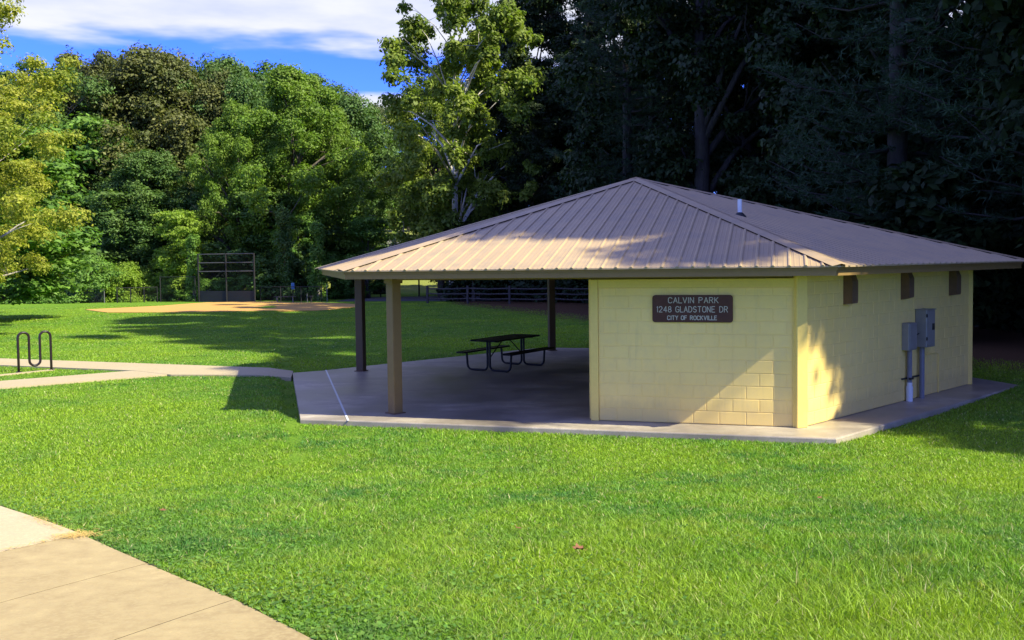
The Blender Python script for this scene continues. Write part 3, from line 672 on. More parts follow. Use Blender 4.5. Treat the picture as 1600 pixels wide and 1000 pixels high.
# ------------------------------------------------------------------ pavilion
def unit(a, b):
    a = np.array(a, float); b = np.array(b, float); L = np.linalg.norm(b-a); return (b-a)/L, L
def pavilion():
    root = empty('pavilion', (float(HC[0]), float(HC[1]), 0), 'hexagonal park pavilion with brown ribbed metal roof and yellow block wall', 'pavilion')
    inv = Matrix.Translation((-float(HC[0]), -float(HC[1]), 0))
    def B(b, name, mat, parent=root, smooth=False):
        o = b.build(name, M[mat], None, smooth)
        if parent is root: o.parent = root; o.matrix_parent_inverse = inv
        else: o.parent = parent
        return o
    peak = np.array((HC[0], HC[1], ZP))
    roof = MB()
    RO = hexa(7.7097+.10)
    thk = .03
    # sheet surfaces
    zr = ZF-.10*.866*.28
    for i in range(6):
        a = np.array((*RO[i], zr)); c = np.array((*RO[(i+1) % 6], zr))
        roof.face([a, c, peak]); dn = np.array((0, 0, -.02)); roof.face([c+dn, a+dn, peak+dn]); roof.face([a+dn, c+dn, c, a])
    # ribs
    for i in range(6):
        A = np.array((*RO[i], zr)); Cc = np.array((*RO[(i+1) % 6], zr)); u, L = unit(A, Cc)
        mid = (A+Cc)/2; up = peak-mid; n = np.cross(u, up); n /= np.linalg.norm(n)
        if n[2] < 0: n = -n
        k = -17
        while k <= 17:
            s = k*.229+.03*((i*7) % 3); k += 1
            if abs(s) > L/2-.05: continue
            frac = 1-abs(s)/(L/2)
            p0 = mid+u*s-up/np.linalg.norm(up)*.015; p1 = mid+u*s+up*frac*.995
            w0, w1, hh = .030, .010, .020
            def prof(p): return [p-u*w0+n*.001, p-u*w1+n*hh, p+u*w1+n*hh, p+u*w0+n*.001]
            roof.loft([prof(p0), prof(p1)], True, True)
            # small stiffening beads between the ribs
            for m_ in (.076, .153):
                s2 = s+m_
                if abs(s2) > L/2-.05: continue
                f2 = 1-abs(s2)/(L/2); q0 = mid+u*s2; q1 = mid+u*s2+up*f2*.99
                roof.loft([[q-u*.012+n*.0008, q+n*.004, q+u*.012+n*.0008] for q in (q0, q1)], True, True)
    ro = B(roof, 'roof', 'roof')
    # hip caps standing on the ribs, a dark strip beneath paints in the shade of the gap
    for i in range(6):
        a = np.array((*RO[i], zr)); d, L = unit(a, peak)
        b = MB(); gp = MB()
        side = []
        for j in (i-1, i):
            A = np.array((*RO[j % 6], zr)); Cc = np.array((*RO[(j+1) % 6], zr)); u, _ = unit(A, Cc); mid = (A+Cc)/2; up = peak-mid
            n = np.cross(u, up); n /= np.linalg.norm(n); n = n if n[2] > 0 else -n
            t = np.cross(n, d); t /= np.linalg.norm(t)
            if t @ (mid-a) < 0: t = -t
            side.append((n, t))
        st = a-d*.03; en = peak+d*.02
        nz = np.array((0, 0, 1.))
        def sec(p, hgt, wd):
            (n1, t1), (n2, t2) = side
            pts = [p+t1*wd+n1*hgt, p+nz*(hgt+.012), p+t2*wd+n2*hgt]
            low = [q-nz*.004 for q in pts][::-1]
            return pts+low
        b.loft([sec(st, .028, .15), sec(en, .028, .15)], True, True)
        hc = B(b, 'hip_cap', 'roof', ro)
        hc.matrix_parent_inverse = Matrix.Identity(4)
        def sec2(p):
            (n1, t1), (n2, t2) = side
            return [p+t1*.138+n1*.0235, p+nz*.024, p+t2*.138+n2*.0235, p+t2*.138+n2*.002, p+nz*.004, p+t1*.138+n1*.002]
        gp.loft([sec2(st+d*.12), sec2(en-d*.1)], True, True)
        B(gp, 'gap_shade_strip', 'dark_gap', ro)
    # vent pipe through the right facet
    b = MB(); vx, vy, vz = 4.21, 17.43, 3.37
    b.tube([(vx, vy, vz-.1), (vx, vy, vz+.33)], .04, 14); B(b, 'vent_pipe', 'pvc', ro, False)
    b = MB(); b.tube([(vx, vy, vz-.06), (vx, vy, vz+.02), (vx, vy, vz+.075), (vx, vy, vz+.09)], [.13, .115, .062, .046], 14); B(b, 'vent_boot', 'darkmetal', ro)
    # fascia
    b = MB(); IN = hexa(7.7097-.04)
    for i in range(6):
        j = (i+1) % 6; o0, o1, i0, i1 = EV[i], EV[j], IN[i], IN[j]
        ztop = zr-.024
        b.loft([[(*o0, ZE), (*o1, ZE), (*i1, ZE), (*i0, ZE)], [(*o0, ztop), (*o1, ztop), (*i1, ztop), (*i0, ztop)]])
    B(b, 'fascia', 'fascia')
    # drip trim under the sheets
    b = MB(); T0 = hexa(7.7097+.022); T1 = hexa(7.7097+.003)
    for i in range(6):
        j = (i+1) % 6
        b.loft([[(*T0[i], zr-.060), (*T0[j], zr-.060), (*T1[j], zr-.060), (*T1[i], zr-.060)], [(*T0[i], zr-.021), (*T0[j], zr-.021), (*T1[j], zr-.021), (*T1[i], zr-.021)]])
    B(b, 'drip_trim', 'fascia')
    # soffit / ceiling with board lines
    b = MB(); S = hexa(7.7097-.05)
    b.loft([[(x, y, ZE+.06) for x, y in S], [(x, y, ZE+.075) for x, y in S]])
    B(b, 'soffit', 'soffit')
    # beams between the columns
    for i in range(6):
        j = (i+1) % 6; u, L = unit(HV[i], HV[j]); c = (np.array(HV[i])+np.array(HV[j]))/2; rz = math.atan2(u[1], u[0])
        b = MB(); b.box((c[0], c[1], ZE+.008), (L-.2, .12, .09), rz, .006); B(b, 'beam', 'tan')
    # columns
    for i in range(6):
        x, y = HV[i]; rz = TH+i*math.pi/3
        yel = i in (1, 2, 3)
        b = MB(); b.box((x, y, (ZE-.002)/2), (.19, .19, ZE-.002), rz, .012)
        if not yel: # cap plates
            b.box((x, y, ZE-.04), (.235, .235, .10), rz, .006)
        o = B(b, 'column', 'yellow' if yel else ('tan' if i == 0 else 'brownpost'))
        if not yel:
            b = MB(); b.box((x, y, .008), (.26, .26, .014), rz, .003); B(b, 'base_plate', 'brownbox', o)
    # block walls: individual blocks with tooled joints
    def blockwall(A, Bp, s0, s1, z0, z1, off, name, parent=root, th=.19):
        A = np.array(A); u, L = unit(A, Bp); n = np.array((u[1], -u[0])); b = MB()
        def Pt(s, z, o): q = A+u*s+n*o; return (q[0], q[1], z)
        # mortar body
        b.loft([[Pt(s0, z0, off-.0045), Pt(s1, z0, off-.0045), Pt(s1, z0, off-th), Pt(s0, z0, off-th)], [Pt(s0, z1, off-.0045), Pt(s1, z1, off-.0045), Pt(s1, z1, off-th), Pt(s0, z1, off-th)]])
        r = 0; z = z0; rr = random.Random(3)
        while z < z1-.01:
            zt = min(z+.2032, z1); s = s1-(.095 if r % 2 else .298)-.0
            edges = [s1]
            while s > s0+.02: edges.append(s); s -= .4064
            edges.append(s0)
            for k in range(len(edges)-1):
                b1, a1 = edges[k], edges[k+1]; g = .0052; ch = .006; o_ = off+rr.uniform(-.0015, .0015)
                a2, b2, z2, z3 = a1+g, b1-g, z+g, zt-g
                if b2-a2 < .02 or z3-z2 < .02: continue
                b.loft([[Pt(a2, z2, off-.009), Pt(b2, z2, off-.009), Pt(b2, z3, off-.009), Pt(a2, z3, off-.009)],
                        [Pt(a2+ch*.3, z2+ch*.3, o_-.002), Pt(b2-ch*.3, z2+ch*.3, o_-.002), Pt(b2-ch*.3, z3-ch*.3, o_-.002), Pt(a2+ch*.3, z3-ch*.3, o_-.002)],
                        [Pt(a2+ch, z2+ch, o_), Pt(b2-ch, z2+ch, o_), Pt(b2-ch, z3-ch, o_), Pt(a2+ch, z3-ch, o_)]])
            z += .2032; r += 1
        return B(b, name, 'block', parent)
    w = blockwall(HV[0], HV[1], 3.60, 6.63, .008, 2.162, .05, 'block_wall')
    # frame around the front panel
    A = np.array(HV[0]); u, L = unit(HV[0], HV[1]); n = np.array((u[1], -u[0])); rz = math.atan2(u[1], u[0])
    def fbox(b, s0, s1, z0, z1, o0, o1, ch=.003, A=A, u=u, n=n, rz=rz):
        c = A+u*(s0+s1)/2+n*(o0+o1)/2; b.box((c[0], c[1], (z0+z1)/2), (s1-s0, o1-o0, z1-z0), rz, ch)
    b = MB(); fbox(b, 3.47, 3.597, .003, 2.30, -.14, .072); B(b, 'wall_post', 'yellow', w)
    b = MB(); fbox(b, 3.60, 6.70, 2.165, 2.30, -.14, .070); B(b, 'wall_header', 'yellow', w)
    b = MB(); fbox(b, 6.625, 6.70, .003, 2.163, -.10, .066); B(b, 'corner_trim', 'yellow', w)
    w2 = blockwall(HV[1], HV[2], .095, 6.75, .008, 2.35, .062, 'block_wall')
    u2, L2 = unit(HV[1], HV[2]); A2 = np.array(HV[1]); n2 = np.array((u2[1], -u2[0])); rz2 = math.atan2(u2[1], u2[0])
    blockwall(HV[2], HV[3], .095, 6.62, .008, 2.30, .05, 'block_wall')
    blockwall(HV[3], HV[4], .095, 3.36, .008, 2.30, .05, 'block_wall')
    p0 = np.array(HV[0])+u*3.47; p1 = (np.array(HV[3])+np.array(HV[4]))/2
    blockwall(tuple(p1), tuple(p0), .1, float(np.linalg.norm(p1-p0))-.06, .008, 2.30, .05, 'block_wall')
    # brown boxes under the right eave, and the painted-over conduit
    for k, s in enumerate((1.40, 3.56, 5.72)):
        b = MB(); hw = .10; d0, d1 = .064, .22
        def Q(ss, z, o): q = A2+u2*ss+n2*o; return (q[0], q[1], z)
        prof = [(d0, 1.84), (d1-.01, 1.86+.02*(k == 1)), (d1, 1.9), (d1, 2.22), (d1-.05, 2.345), (d0, 2.345)]
        b.loft([[Q(s-hw, z, o) for o, z in prof], [Q(s+hw, z, o) for o, z in prof]])
        B(b, 'vent_hood', 'brownbox', w2)
    b = MB()
    def Q(ss, z, o): q = A2+u2*ss+n2*o; return Vector((q[0], q[1], z))
    b.tube([Q(4.52, .775, .072), Q(5.02, .765, .072), Q(5.10, .745, .072), Q(5.12, .68, .072), Q(5.12, 0., .072)], .011, 8)
    B(b, 'painted_conduit', 'yellow', w2)

    # --- things mounted on the right wall
    def fb(b, s0, s1, z0, z1, o0, o1, ch=.005): fbox(b, s0, s1, z0, z1, o0, o1, ch, A2, u2, n2, rz2)
    def at(s, o=.062): q = A2+u2*s+n2*o; return (float(q[0]), float(q[1]), 0.)
    def mounted(name, s, label, cat):
        e = empty(name, at(s), label, cat); return e, Matrix.Translation([-c for c in at(s)])
    SH = Vector((float(u2[0]), float(u2[1]), 0))*-.22
    def PB(b, name, mat, e, iv, sm=False):
        o = b.build(name, M[mat], e, sm); o.matrix_parent_inverse = iv; return o
    e, iv = mounted('meter_box', 4.5, 'taller grey electrical box with small dark window on the yellow wall', 'electrical box')
    b = MB(); fb(b, 4.28, 4.66, .95, 1.64, .066, .28, .012); fb(b, 4.27, 4.67, 1.63, 1.645, .066, .30, .004); PB(b, 'cabinet', 'greymetal', e, iv)
    b = MB(); fb(b, 4.31, 4.63, .985, 1.60, .281, .290, .004); PB(b, 'door', 'greymetal', e, iv)
    for zz in (1.08, 1.50):
        b = MB(); fb(b, 4.272, 4.30, zz, zz+.06, .275, .295, .003); PB(b, 'hinge', 'darkmetal', e, iv)
    b = MB(); fb(b, 4.50, 4.60, 1.26, 1.38, .291, .300, .003); PB(b, 'window', 'darkmetal', e, iv)
    b = MB(); fb(b, 4.66, 4.74, 1.32, 1.36, .12, .16, .004); fb(b, 4.70, 4.73, 1.34, 1.47, .12, .15, .004); PB(b, 'latch', 'darkmetal', e, iv)
    b = MB(); fb(b, 4.66, 4.70, 1.0, 1.05, .2, .24, .004); PB(b, 'latch', 'darkmetal', e, iv)
    b = MB(); b.tube([Q(4.40, .95, .15), Q(4.40, .0, .15)], .045, 12); PB(b, 'conduit', 'pvc_grey', e, iv, False)
    e, iv = mounted('disconnect_box', 3.85, 'shorter grey electrical box left of the meter on the yellow wall', 'electrical box')
    b = MB(); fb(b, 3.72, 4.05, .93, 1.42, .066, .20, .01); PB(b, 'cabinet', 'greymetal', e, iv)
    b = MB(); fb(b, 3.745, 4.03, .955, 1.395, .201, .212, .004); PB(b, 'door', 'greymetal', e, iv)
    b = MB(); fb(b, 4.05, 4.085, 1.10, 1.24, .12, .17, .004); b.tube([Q(4.07, 1.17, .15), Q(4.10, 1.22, .22)], .012, 6); PB(b, 'handle', 'darkmetal', e, iv)
    b = MB(); b.tube([Q(3.90, .93, .135), Q(3.90, .30, .135)], .042, 12); PB(b, 'conduit', 'pvc_grey', e, iv)
    b = MB(); b.tube([Q(3.90, .34, .135), Q(3.90, .27, .135), Q(3.90, .27, .135), Q(3.90, .0, .135)], [.048, .048, .060, .058], 14); PB(b, 'pipe_sleeve', 'pvc', e, iv)
    b = MB(); fb(b, 3.70, 4.62, .40, .425, .066, .10, .003); fb(b, 3.83, 3.97, .395, .43, .15, .185, .003); PB(b, 'strap', 'darkmetal', e, iv)

    for o_ in col.objects:
        if o_.name in ('meter_box', 'disconnect_box'): o_.location += SH
    # --- sign
    A = np.array(HV[0]); cs, cz = 5.105, 1.83
    q = A+u*cs+n*.055
    sg = empty('park_sign', (float(q[0]), float(q[1]), cz), 'brown wooden park name sign with routed letters on the wall', 'sign', rz=rz)
    W_, H_ = 1.25, .43; r_ = .045
    outl = []
    for cx, cz_, a0 in ((W_/2-r_, H_/2-r_, 0), (-W_/2+r_, H_/2-r_, 90), (-W_/2+r_, -H_/2+r_, 180), (W_/2-r_, -H_/2+r_, 270)):
        for k in range(5): a = R(a0+k*22.5); outl.append((cx+r_*math.cos(a), cz_+r_*math.sin(a)))
    outl = outl[::-1]
    b = MB(); b.loft([[(x, 0, z) for x, z in outl], [(x, -.032, z) for x, z in outl], [(x*.994, -.038, z*.985) for x, z in outl]]); 
    b.build('board', M['signwood'], sg)
    b = MB(); yl = -.0395
    def arc(cx, cy, rx, ry, a0, a1, n_=8): return [(cx+rx*math.cos(R(a0+(a1-a0)*k/n_)), cy+ry*math.sin(R(a0+(a1-a0)*k/n_))) for k in range(n_+1)]
    G = {
     'A': [[(0, 0), (.3, 1), (.6, 0)], [(.11, .36), (.49, .36)]], 'C': [arc(.3, .7, .3, .3, 20, 180)+arc(.3, .3, .3, .3, 180, 340)],
     'L': [[(0, 1), (0, 0), (.5, 0)]], 'V': [[(0, 1), (.3, 0), (.6, 1)]], 'I': [[(.05, 0), (.05, 1)]], 'N': [[(0, 0), (0, 1), (.55, 0), (.55, 1)]],
     'P': [[(0, 0), (0, 1), (.3, 1)]+arc(.3, .76, .24, .24, 90, -90)+[(0, .52)]], 'R': [[(0, 0), (0, 1), (.3, 1)]+arc(.3, .76, .24, .24, 90, -90)+[(0, .52)], [(.28, .52), (.56, 0)]],
     'K': [[(0, 0), (0, 1)], [(.52, 1), (0, .42)], [(.16, .58), (.55, 0)]], '1': [[(0, .84), (.1, 1), (.1, 0)]], '2': [arc(.28, .72, .27, .28, 170, -20)+[(0, 0), (.56, 0)]],
     '4': [[(.42, 0), (.42, 1), (0, .3), (.58, .3)]], '8': [arc(.28, .75, .22, .25, -90, 270, 12), arc(.28, .25, .27, .25, 90, 450, 12)],
     'G': [arc(.3, .7, .3, .3, 20, 180)+arc(.3, .3, .3, .3, 180, 360)+[(.6, .45), (.34, .45)]], 'D': [[(0, 0), (0, 1), (.22, 1)]+arc(.22, .5, .36, .5, 90, -90, 10)+[(0, 0)]],
     'S': [arc(.27, .75, .25, .25, 20, 270)+arc(.27, .25, .26, .25, 90, -160)], 'T': [[(0, 1), (.56, 1)], [(.28, 1), (.28, 0)]],
     'O': [arc(.3, .7, .3, .3, 0, 180)+arc(.3, .3, .3, .3, 180, 360)+[(.6, .7)]], 'E': [[(.5, 1), (0, 1), (0, 0), (.52, 0)], [(0, .52), (.42, .52)]],
     'Y': [[(0, 1), (.28, .5), (.56, 1)], [(.28, .5), (.28, 0)]], 'F': [[(.5, 1), (0, 1), (0, 0)], [(0, .52), (.42, .52)]]}
    adv = {'I': .32, '1': .38, 'L': .68, ' ': .55}
    def text(s, cx, cz_, hgt, width, sw):
        b = MB(); tot = sum(adv.get(ch, .82) for ch in s)-.2; k = width/tot; x = cx-width/2
        for ch in s:
            if ch != ' ':
                for pl in G[ch]:
                    P_ = [np.array((x+px*k, cz_-hgt/2+pz*hgt)) for px, pz in pl]
                    for p, q_ in zip(P_, P_[1:]):
                        d = q_-p; L_ = np.linalg.norm(d)
                        if L_ < 1e-6: continue
                        d = d/L_*sw*.5; t = np.array((-d[1], d[0])); p2 = p-d*.6; q2 = q_+d*.6
                        z0 = yl-.0005-.00002*random.random()*10
                        b.face([(p2[0]-t[0], z0, p2[1]-t[1]), (q2[0]-t[0], z0, q2[1]-t[1]), (q2[0]+t[0], z0, q2[1]+t[1]), (p2[0]+t[0], z0, p2[1]+t[1])])
            x += adv.get(ch, .82)*k
        b.build('lettering', M['letters'], sg)
    text('CALVIN PARK', 0.02, .135, .086, .78, .0115); text('1248 GLADSTONE DR', 0, -.008, .088, 1.10, .0115); text('CITY OF ROCKVILLE', 0.0, -.142, .062, .77, .0125)

# ------------------------------------------------------------------ furniture
def picnic_table():
    ax = math.atan2(.84, .54)
    t = empty('picnic_table', (-.16, 23.05, 0), 'black metal picnic table with attached benches on the shaded slab', 'picnic table', rz=ax)
    # local x = long axis, y = across
    def plank(y, w, z, L=2.0, nm='tabletop'):
        b = MB()
        # expanded-metal top: rim frame plus slats
        b.tube([(-L/2, y-w/2+.03, z), (-L/2+.03, y-w/2, z), (L/2-.03, y-w/2, z), (L/2, y-w/2+.03, z), (L/2, y+w/2-.03, z), (L/2-.03, y+w/2, z), (-L/2+.03, y+w/2, z), (-L/2, y+w/2-.03, z), (-L/2, y-w/2+.03, z)], .020, 6)
        k = y-w/2+.02
        while k < y+w/2-.01: b.box((0, k, z+.006), (L-.03, .017, .006)); k += .022
        n_ = int(L/.05)
        for q in range(n_): b.box((-L/2+.025+q*(L-.05)/(n_-1), y, z), (.012, w-.03, .006))
        return b.build(nm, M['table'], t)
    plank(0, .74, .745); plank(.66, .26, .445, 2.0, 'bench_seat'); plank(-.66, .26, .445, 2.0, 'bench_seat')
    for sx in (-.76, .76):
        for sy in (-1, 1):
            b = MB(); pts = [(sx, sy*.035, .735), (sx, sy*.035, .14)]
            for k in range(1, 6): a = R(k*18); pts.append((sx, sy*(.035+.11*(1-math.cos(a))), .14-.11*math.sin(a)))
            pts.append((sx, sy*.50, .03))
            for k in range(1, 6): a = R(k*18); pts.append((sx, sy*(.50+.12*math.sin(a)), .03+.12*(1-math.cos(a))))
            pts.append((sx, sy*.64, .43)); b.tube(pts, .027, 8)
            b.tube([(sx, sy*.05, .715), (sx, sy*.30, .715)], .018, 6); b.build('leg', M['table'], t)
    for sx in (-1, 1):
        b = MB(); b.tube([(sx*.74, 0, .30), (sx*.12, 0, .725)], .014, 6); b.build('brace', M['table'], t)
def bike_rack():
    a = math.atan2(.62, .62); c = (-12.45, 24.3); c = (-12.30, 22.68)
    # two loops and a dip; feet at (30,582) and (80,578) in the survey
    p0 = Vector((-12.10, 23.05, 0)); p1 = Vector((-11.53, 23.52, 0)); m = (p0+p1)/2; L = (p1-p0).length; ang = math.atan2(p1.y-p0.y, p1.x-p0.x)
    t = empty('bike_rack', (m.x, m.y, .02), 'black serpentine bike rack with two loops beside the path', 'bike rack', rz=ang)
    w = L/3; h = 1.0; r = w/2; pts = [(-L/2, 0, -.15), (-L/2, 0, .45), (-L/2, 0, h-r)]
    def arc(cx, cz, a0, a1): return [(cx+r*math.cos(R(a0+(a1-a0)*k/10)), 0, cz+r*math.sin(R(a0+(a1-a0)*k/10))) for k in range(1, 11)]
    pts += arc(-L/2+r, h-r, 180, 0); pts.append((-L/2+w, 0, .17+r)); pts += arc(0, .17+r, 180, 360); pts.append((w/2, 0, h-r)); pts += arc(L/2-r, h-r, 180, 0); pts.append((L/2, 0, .3)); pts.append((L/2, 0, -.15))
    b = MB(); b.tube(pts, .030, 12); b.build('tube_frame', M['rack'], t, True)
    for sx in (-1, 1):
        b = MB(); b.tube([(sx*L/2, 0, .03), (sx*L/2, 0, .05), (sx*L/2, 0, .055)], [.07, .065, .035], 14); b.build('foot_flange', M['rack'], t)

def link_panel(b, x0, x1, z0, z1, s=.11, w=.006):
    """chain link: crossing diagonal wires in the local xz plane"""
    L = x1-x0; Hh = z1-z0; k = -Hh
    while k < L:
        for sg in (1, -1):
            a0 = max(k, 0); a1 = min(k+Hh, L)
            if a1 <= a0: continue
            za, zb = z0+(a0-k), z0+(a1-k)
            if sg < 0: za, zb = z1-(a0-k), z1-(a1-k)
            b.face([(x0+a0, 0, za), (x0+a0+w, 0, za), (x0+a1+w, 0, zb), (x0+a1, 0, zb)])
        k += s
def fence_run(name, P0, P1, h, npost, label, cat='fence', mat='wire', toprails=(1.,), post_r=.035, group=None, mesh=True, lowmesh=None):
    P0 = Vector(P0); P1 = Vector(P1); L = (P1-P0).length; ang = math.atan2(P1.y-P0.y, P1.x-P0.x)
    e = empty(name, (P0.x, P0.y, float(gz(P0.x, P0.y))), label, cat, group, ang)
    for k in range(npost):
        b = MB(); x = L*k/(npost-1); b.tube([(x, 0, -.1), (x, 0, h+.04)], post_r, 7); b.build('post', M[mat], e)
    for fr in toprails:
        b = MB(); b.tube([(0, 0, h*fr), (L, 0, h*fr)], post_r*.7, 6); b.build('rail', M['rail_grey' if name == 'backstop' else mat], e)
    if mesh:
        b = MB(); link_panel(b, 0, L, .05, h); b.build('wire_mesh', M['wire' if mat == 'wire' else mat], e)
    if lowmesh:
        b = MB(); b.box((L/2, .03, lowmesh/2), (L, .03, lowmesh)); b.build('windscreen', M['darkmetal'], e)
    return e
def field_things():
    fence_run('backstop', (-22.7, 68.5), (-18.3, 67.2), 3.45, 3, 'tall black chain link backstop behind the dirt infield', 'backstop', toprails=(1., .82, .64), post_r=.06, lowmesh=.8)
    fence_run('wing_fence', (-25.9, 69.6), (-23.2, 69.2), 1.85, 2, 'lower chain link wing panel left of the backstop', 'fence', toprails=(1.,), post_r=.04)
    fence_run('chain_link_fence', (-28.6, 68.4), (-26.1, 69.5), 1.1, 4, 'low dark chain link fence left of the wing panel', 'fence', toprails=(1.,))
    fence_run('chain_link_fence', (-46, 72), (-30.0, 69.5), 1.05, 8, 'low grey wire fence with pale posts before the mounds', 'fence', 'galv', toprails=(1.,), post_r=.03)
    fence_run('chain_link_fence', (-18.0, 67.6), (-13.4, 66.5), 1.05, 4, 'low dark fence right of the backstop by the bench', 'fence', toprails=(1.,))
    # player bench
    e = empty('player_bench', (-15.9, 66.2, float(gz(-15.9, 66.2))), 'small dark bench right of the backstop', 'bench')
    b = MB(); b.box((0, 0, .42), (1.5, .28, .05), 0, .008); b.build('seat', M['wood'], e)
    for s in (-.55, .55):
        b = MB(); b.box((s, 0, .2), (.06, .22, .4), 0, .004); b.build('leg', M['galv'], e)
    # blue barrel hung on the shrub side
    def post(name, x, y, h, r, mat, label, cat, extra=None):
        e = empty(name, (x, y, float(gz(x, y))), label, cat)
        b = MB(); b.tube([(0, 0, -.1), (0, 0, h)], r, 8); b.build('pole', M[mat], e)
        if extra: extra(e)
        return e
    def board(e, z=1.4, w=.45, hh=.55, mat='blue'):
        b = MB(); b.box((0, -.04, z), (w, .03, hh), 0, .004); b.build('sign_panel', M[mat], e)
    post('notice_post', PX(458, 67.5), 67.5, 1.25, .03, 'wire', 'dark post with small blue panel by the shrubs', 'sign', lambda e: board(e, 1.15, .22, .45))
    post('thin_pole', PX(511, 66.6), 66.6, 1.25, .03, 'galv', 'thin grey pole on the grass near the roof corner', 'pole')
    def cap(e): 
        b = MB(); b.box((0, 0, .42), (.26, .26, .1), 0, .01); b.build('cap', M['darkmetal'], e)
    post('bollard', PX(486, 66), 66, .38, .06, 'darkmetal', 'short black bollard on the grass beyond the infield', 'bollard', cap)
    post('marker_post', PX(480, 67.2), 67.2, .62, .04, 'galv', 'short grey marker post beside the black bollard', 'post')
    # two dark steel posts beyond the parking area
    def arm(e):
        b = MB(); b.tube([(0, 0, 1.55), (.12, 0, 1.68), (.38, 0, 1.7)], .03, 6); b.build('arm', M['wood'], e)
    post('steel_post', PX(595, 82), 82, 1.6, .06, 'wood', 'dark post with short arm left of the near column', 'post', arm)
    post('steel_post', PX(655, 82), 82, 2.2, .07, 'wood', 'plain dark post right of the near column, beyond the road', 'post')
    # rail fence in front of the woods
    P0, P1 = Vector((-5.5, 61.5)), Vector((5.2, 56.5)); L = (P1-P0).length; ang = math.atan2(P1.y-P0.y, P1.x-P0.x)
    e = empty('rail_fence', (P0.x, P0.y, float(gz(P0.x, P0.y))), 'weathered split rail fence in front of the dark woods', 'fence', rz=ang)
    for k in range(5):
        b = MB(); b.box((L*k/4, 0, .5), (.13, .13, 1.25), .1*k, .015); b.build('post', M['wood'], e)
    for z in (.30, .62, .95):
        b = MB()
        for k in range(4):
            x0, x1 = L*k/4, L*(k+1)/4
            b.tube([(x0-.1, .02*(k % 2), z+.02*((k*3) % 2)), ((x0+x1)/2, .01, z-.03), (x1+.1, .02*((k+1) % 2), z+.01)], .05, 6)
        b.build('rail', M['wood'], e)
    # gravestones up the hill, birch trunk
    for i, (px, py, w, h, lb) in enumerate([(603, 386, .9, 1.1, 'lowest pale gravestone at the edge of the leaves'), (609, 377, .7, 1.9, 'tall narrow pale gravestone in front of the shrubs'), (616, 378, .7, 1.3, 'pale gravestone right of the tall narrow one'),
                                        (617, 385, .8, .9, 'squat pale gravestone on the bright grass'), (625, 384, .5, 1.2, 'slim gravestone just left of the white trunk')]):
        Y = 128+i*2; x = PX(px, Y)
        e = empty('gravestone', (x, Y, float(gz(x, Y))), lb, 'gravestone', 'gravestones on the hill')
        b = MB(); b.loft([[(-w/2, -.12, 0), (w/2, -.12, 0), (w/2, .12, 0), (-w/2, .12, 0)], [(-w/2, -.12, h*.8), (w/2, -.12, h*.8), (w/2, .12, h*.8), (-w/2, .12, h*.8)], [(-w/4, -.12, h), (w/4, -.12, h), (w/4, .12, h), (-w/4, .12, h)]])
        b.build('headstone', M['stone'], e)
        b = MB(); b.box((0, 0, -.02), (w*1.3, .5, .3), 0, .02); b.build('plinth', M['stone'], e)
def fallen_leaves():
    for i, (x, y, s, rz, lb, tl) in enumerate([(.47, 6.95, .055, .4, 'curled orange brown fallen leaf in the middle of the lawn', .9), (.03, 7.85, .034, 2., 'small flat fallen leaf left of the curled brown one', .2),
                                        (-3.35, 8.9, .036, .1, 'small dry leaf in the grass beyond the sidewalk', .4), (3.0, 9.2, .03, .6, 'tiny tan leaf in the right hand lawn', .3)]):
        z = float(gz(x, y))+.065
        b = MB(); n = 11; pts = []
        for k in range(n):
            a = 2*math.pi*k/n; r = s*(1 if k % 2 else .62)*(1.1 if k == 0 else 1)
            px_, py_ = r*math.cos(a), r*math.sin(a)*.8; pts.append((px_, py_, tl*abs(py_)*1.1+.15*px_*px_/s))
        pts2 = [(p[0], p[1], p[2]+.0025) for p in pts]
        b.loft([pts, pts2]); b.tube([(s*.9, 0, .004), (s*1.5, .01, .012)], .0016, 5)
        o = b.build('fallen_leaf', M['deadleaf']); o.location = (x, y, z); o.rotation_euler = (.15, .2*tl, rz); tag(o, lb, 'leaf', 'fallen leaves on the lawn')
    # dry needles gathered at the sidewalk joint
    b = MB(); rr = random.Random(2)
    for k in range(420):
        t = rr.random(); 
        if rr.random() < .62: c = Vector((-3.66-.08*rr.gauss(0, 1)-.35*t*.2, 7.93+.07*rr.gauss(0, 1)-.1*t, 0))
        elif rr.random() < .5: s_ = rr.random()**1.5; c = Vector((-3.70-.454*s_*1.1, 7.90-.888*s_*1.1, 0))+Vector((rr.gauss(0, .012), rr.gauss(0, .012), 0))
        else: s_ = rr.random(); c = Vector((-3.78-.75*s_, 8.02+.76*s_, 0))+Vector((rr.gauss(0, .03)-.04, rr.gauss(0, .03), 0))
        z = float(gz(c.x, c.y))+.04; a = rr.uniform(0, 3.14); L = rr.uniform(.02, .045); d = Vector((math.cos(a)*L, math.sin(a)*L, rr.uniform(-.003, .006))); n = Vector((-d.y, d.x, 0)).normalized()*.0018; c.z = z+rr.uniform(0, .01)
        b.face([c-d-n, c-d+n, c+d+n, c+d-n])
    tag(b.build('dry_needle_litter', M['gold2']), 'golden dry needle litter at the sidewalk joint', 'needle litter', kind='stuff')

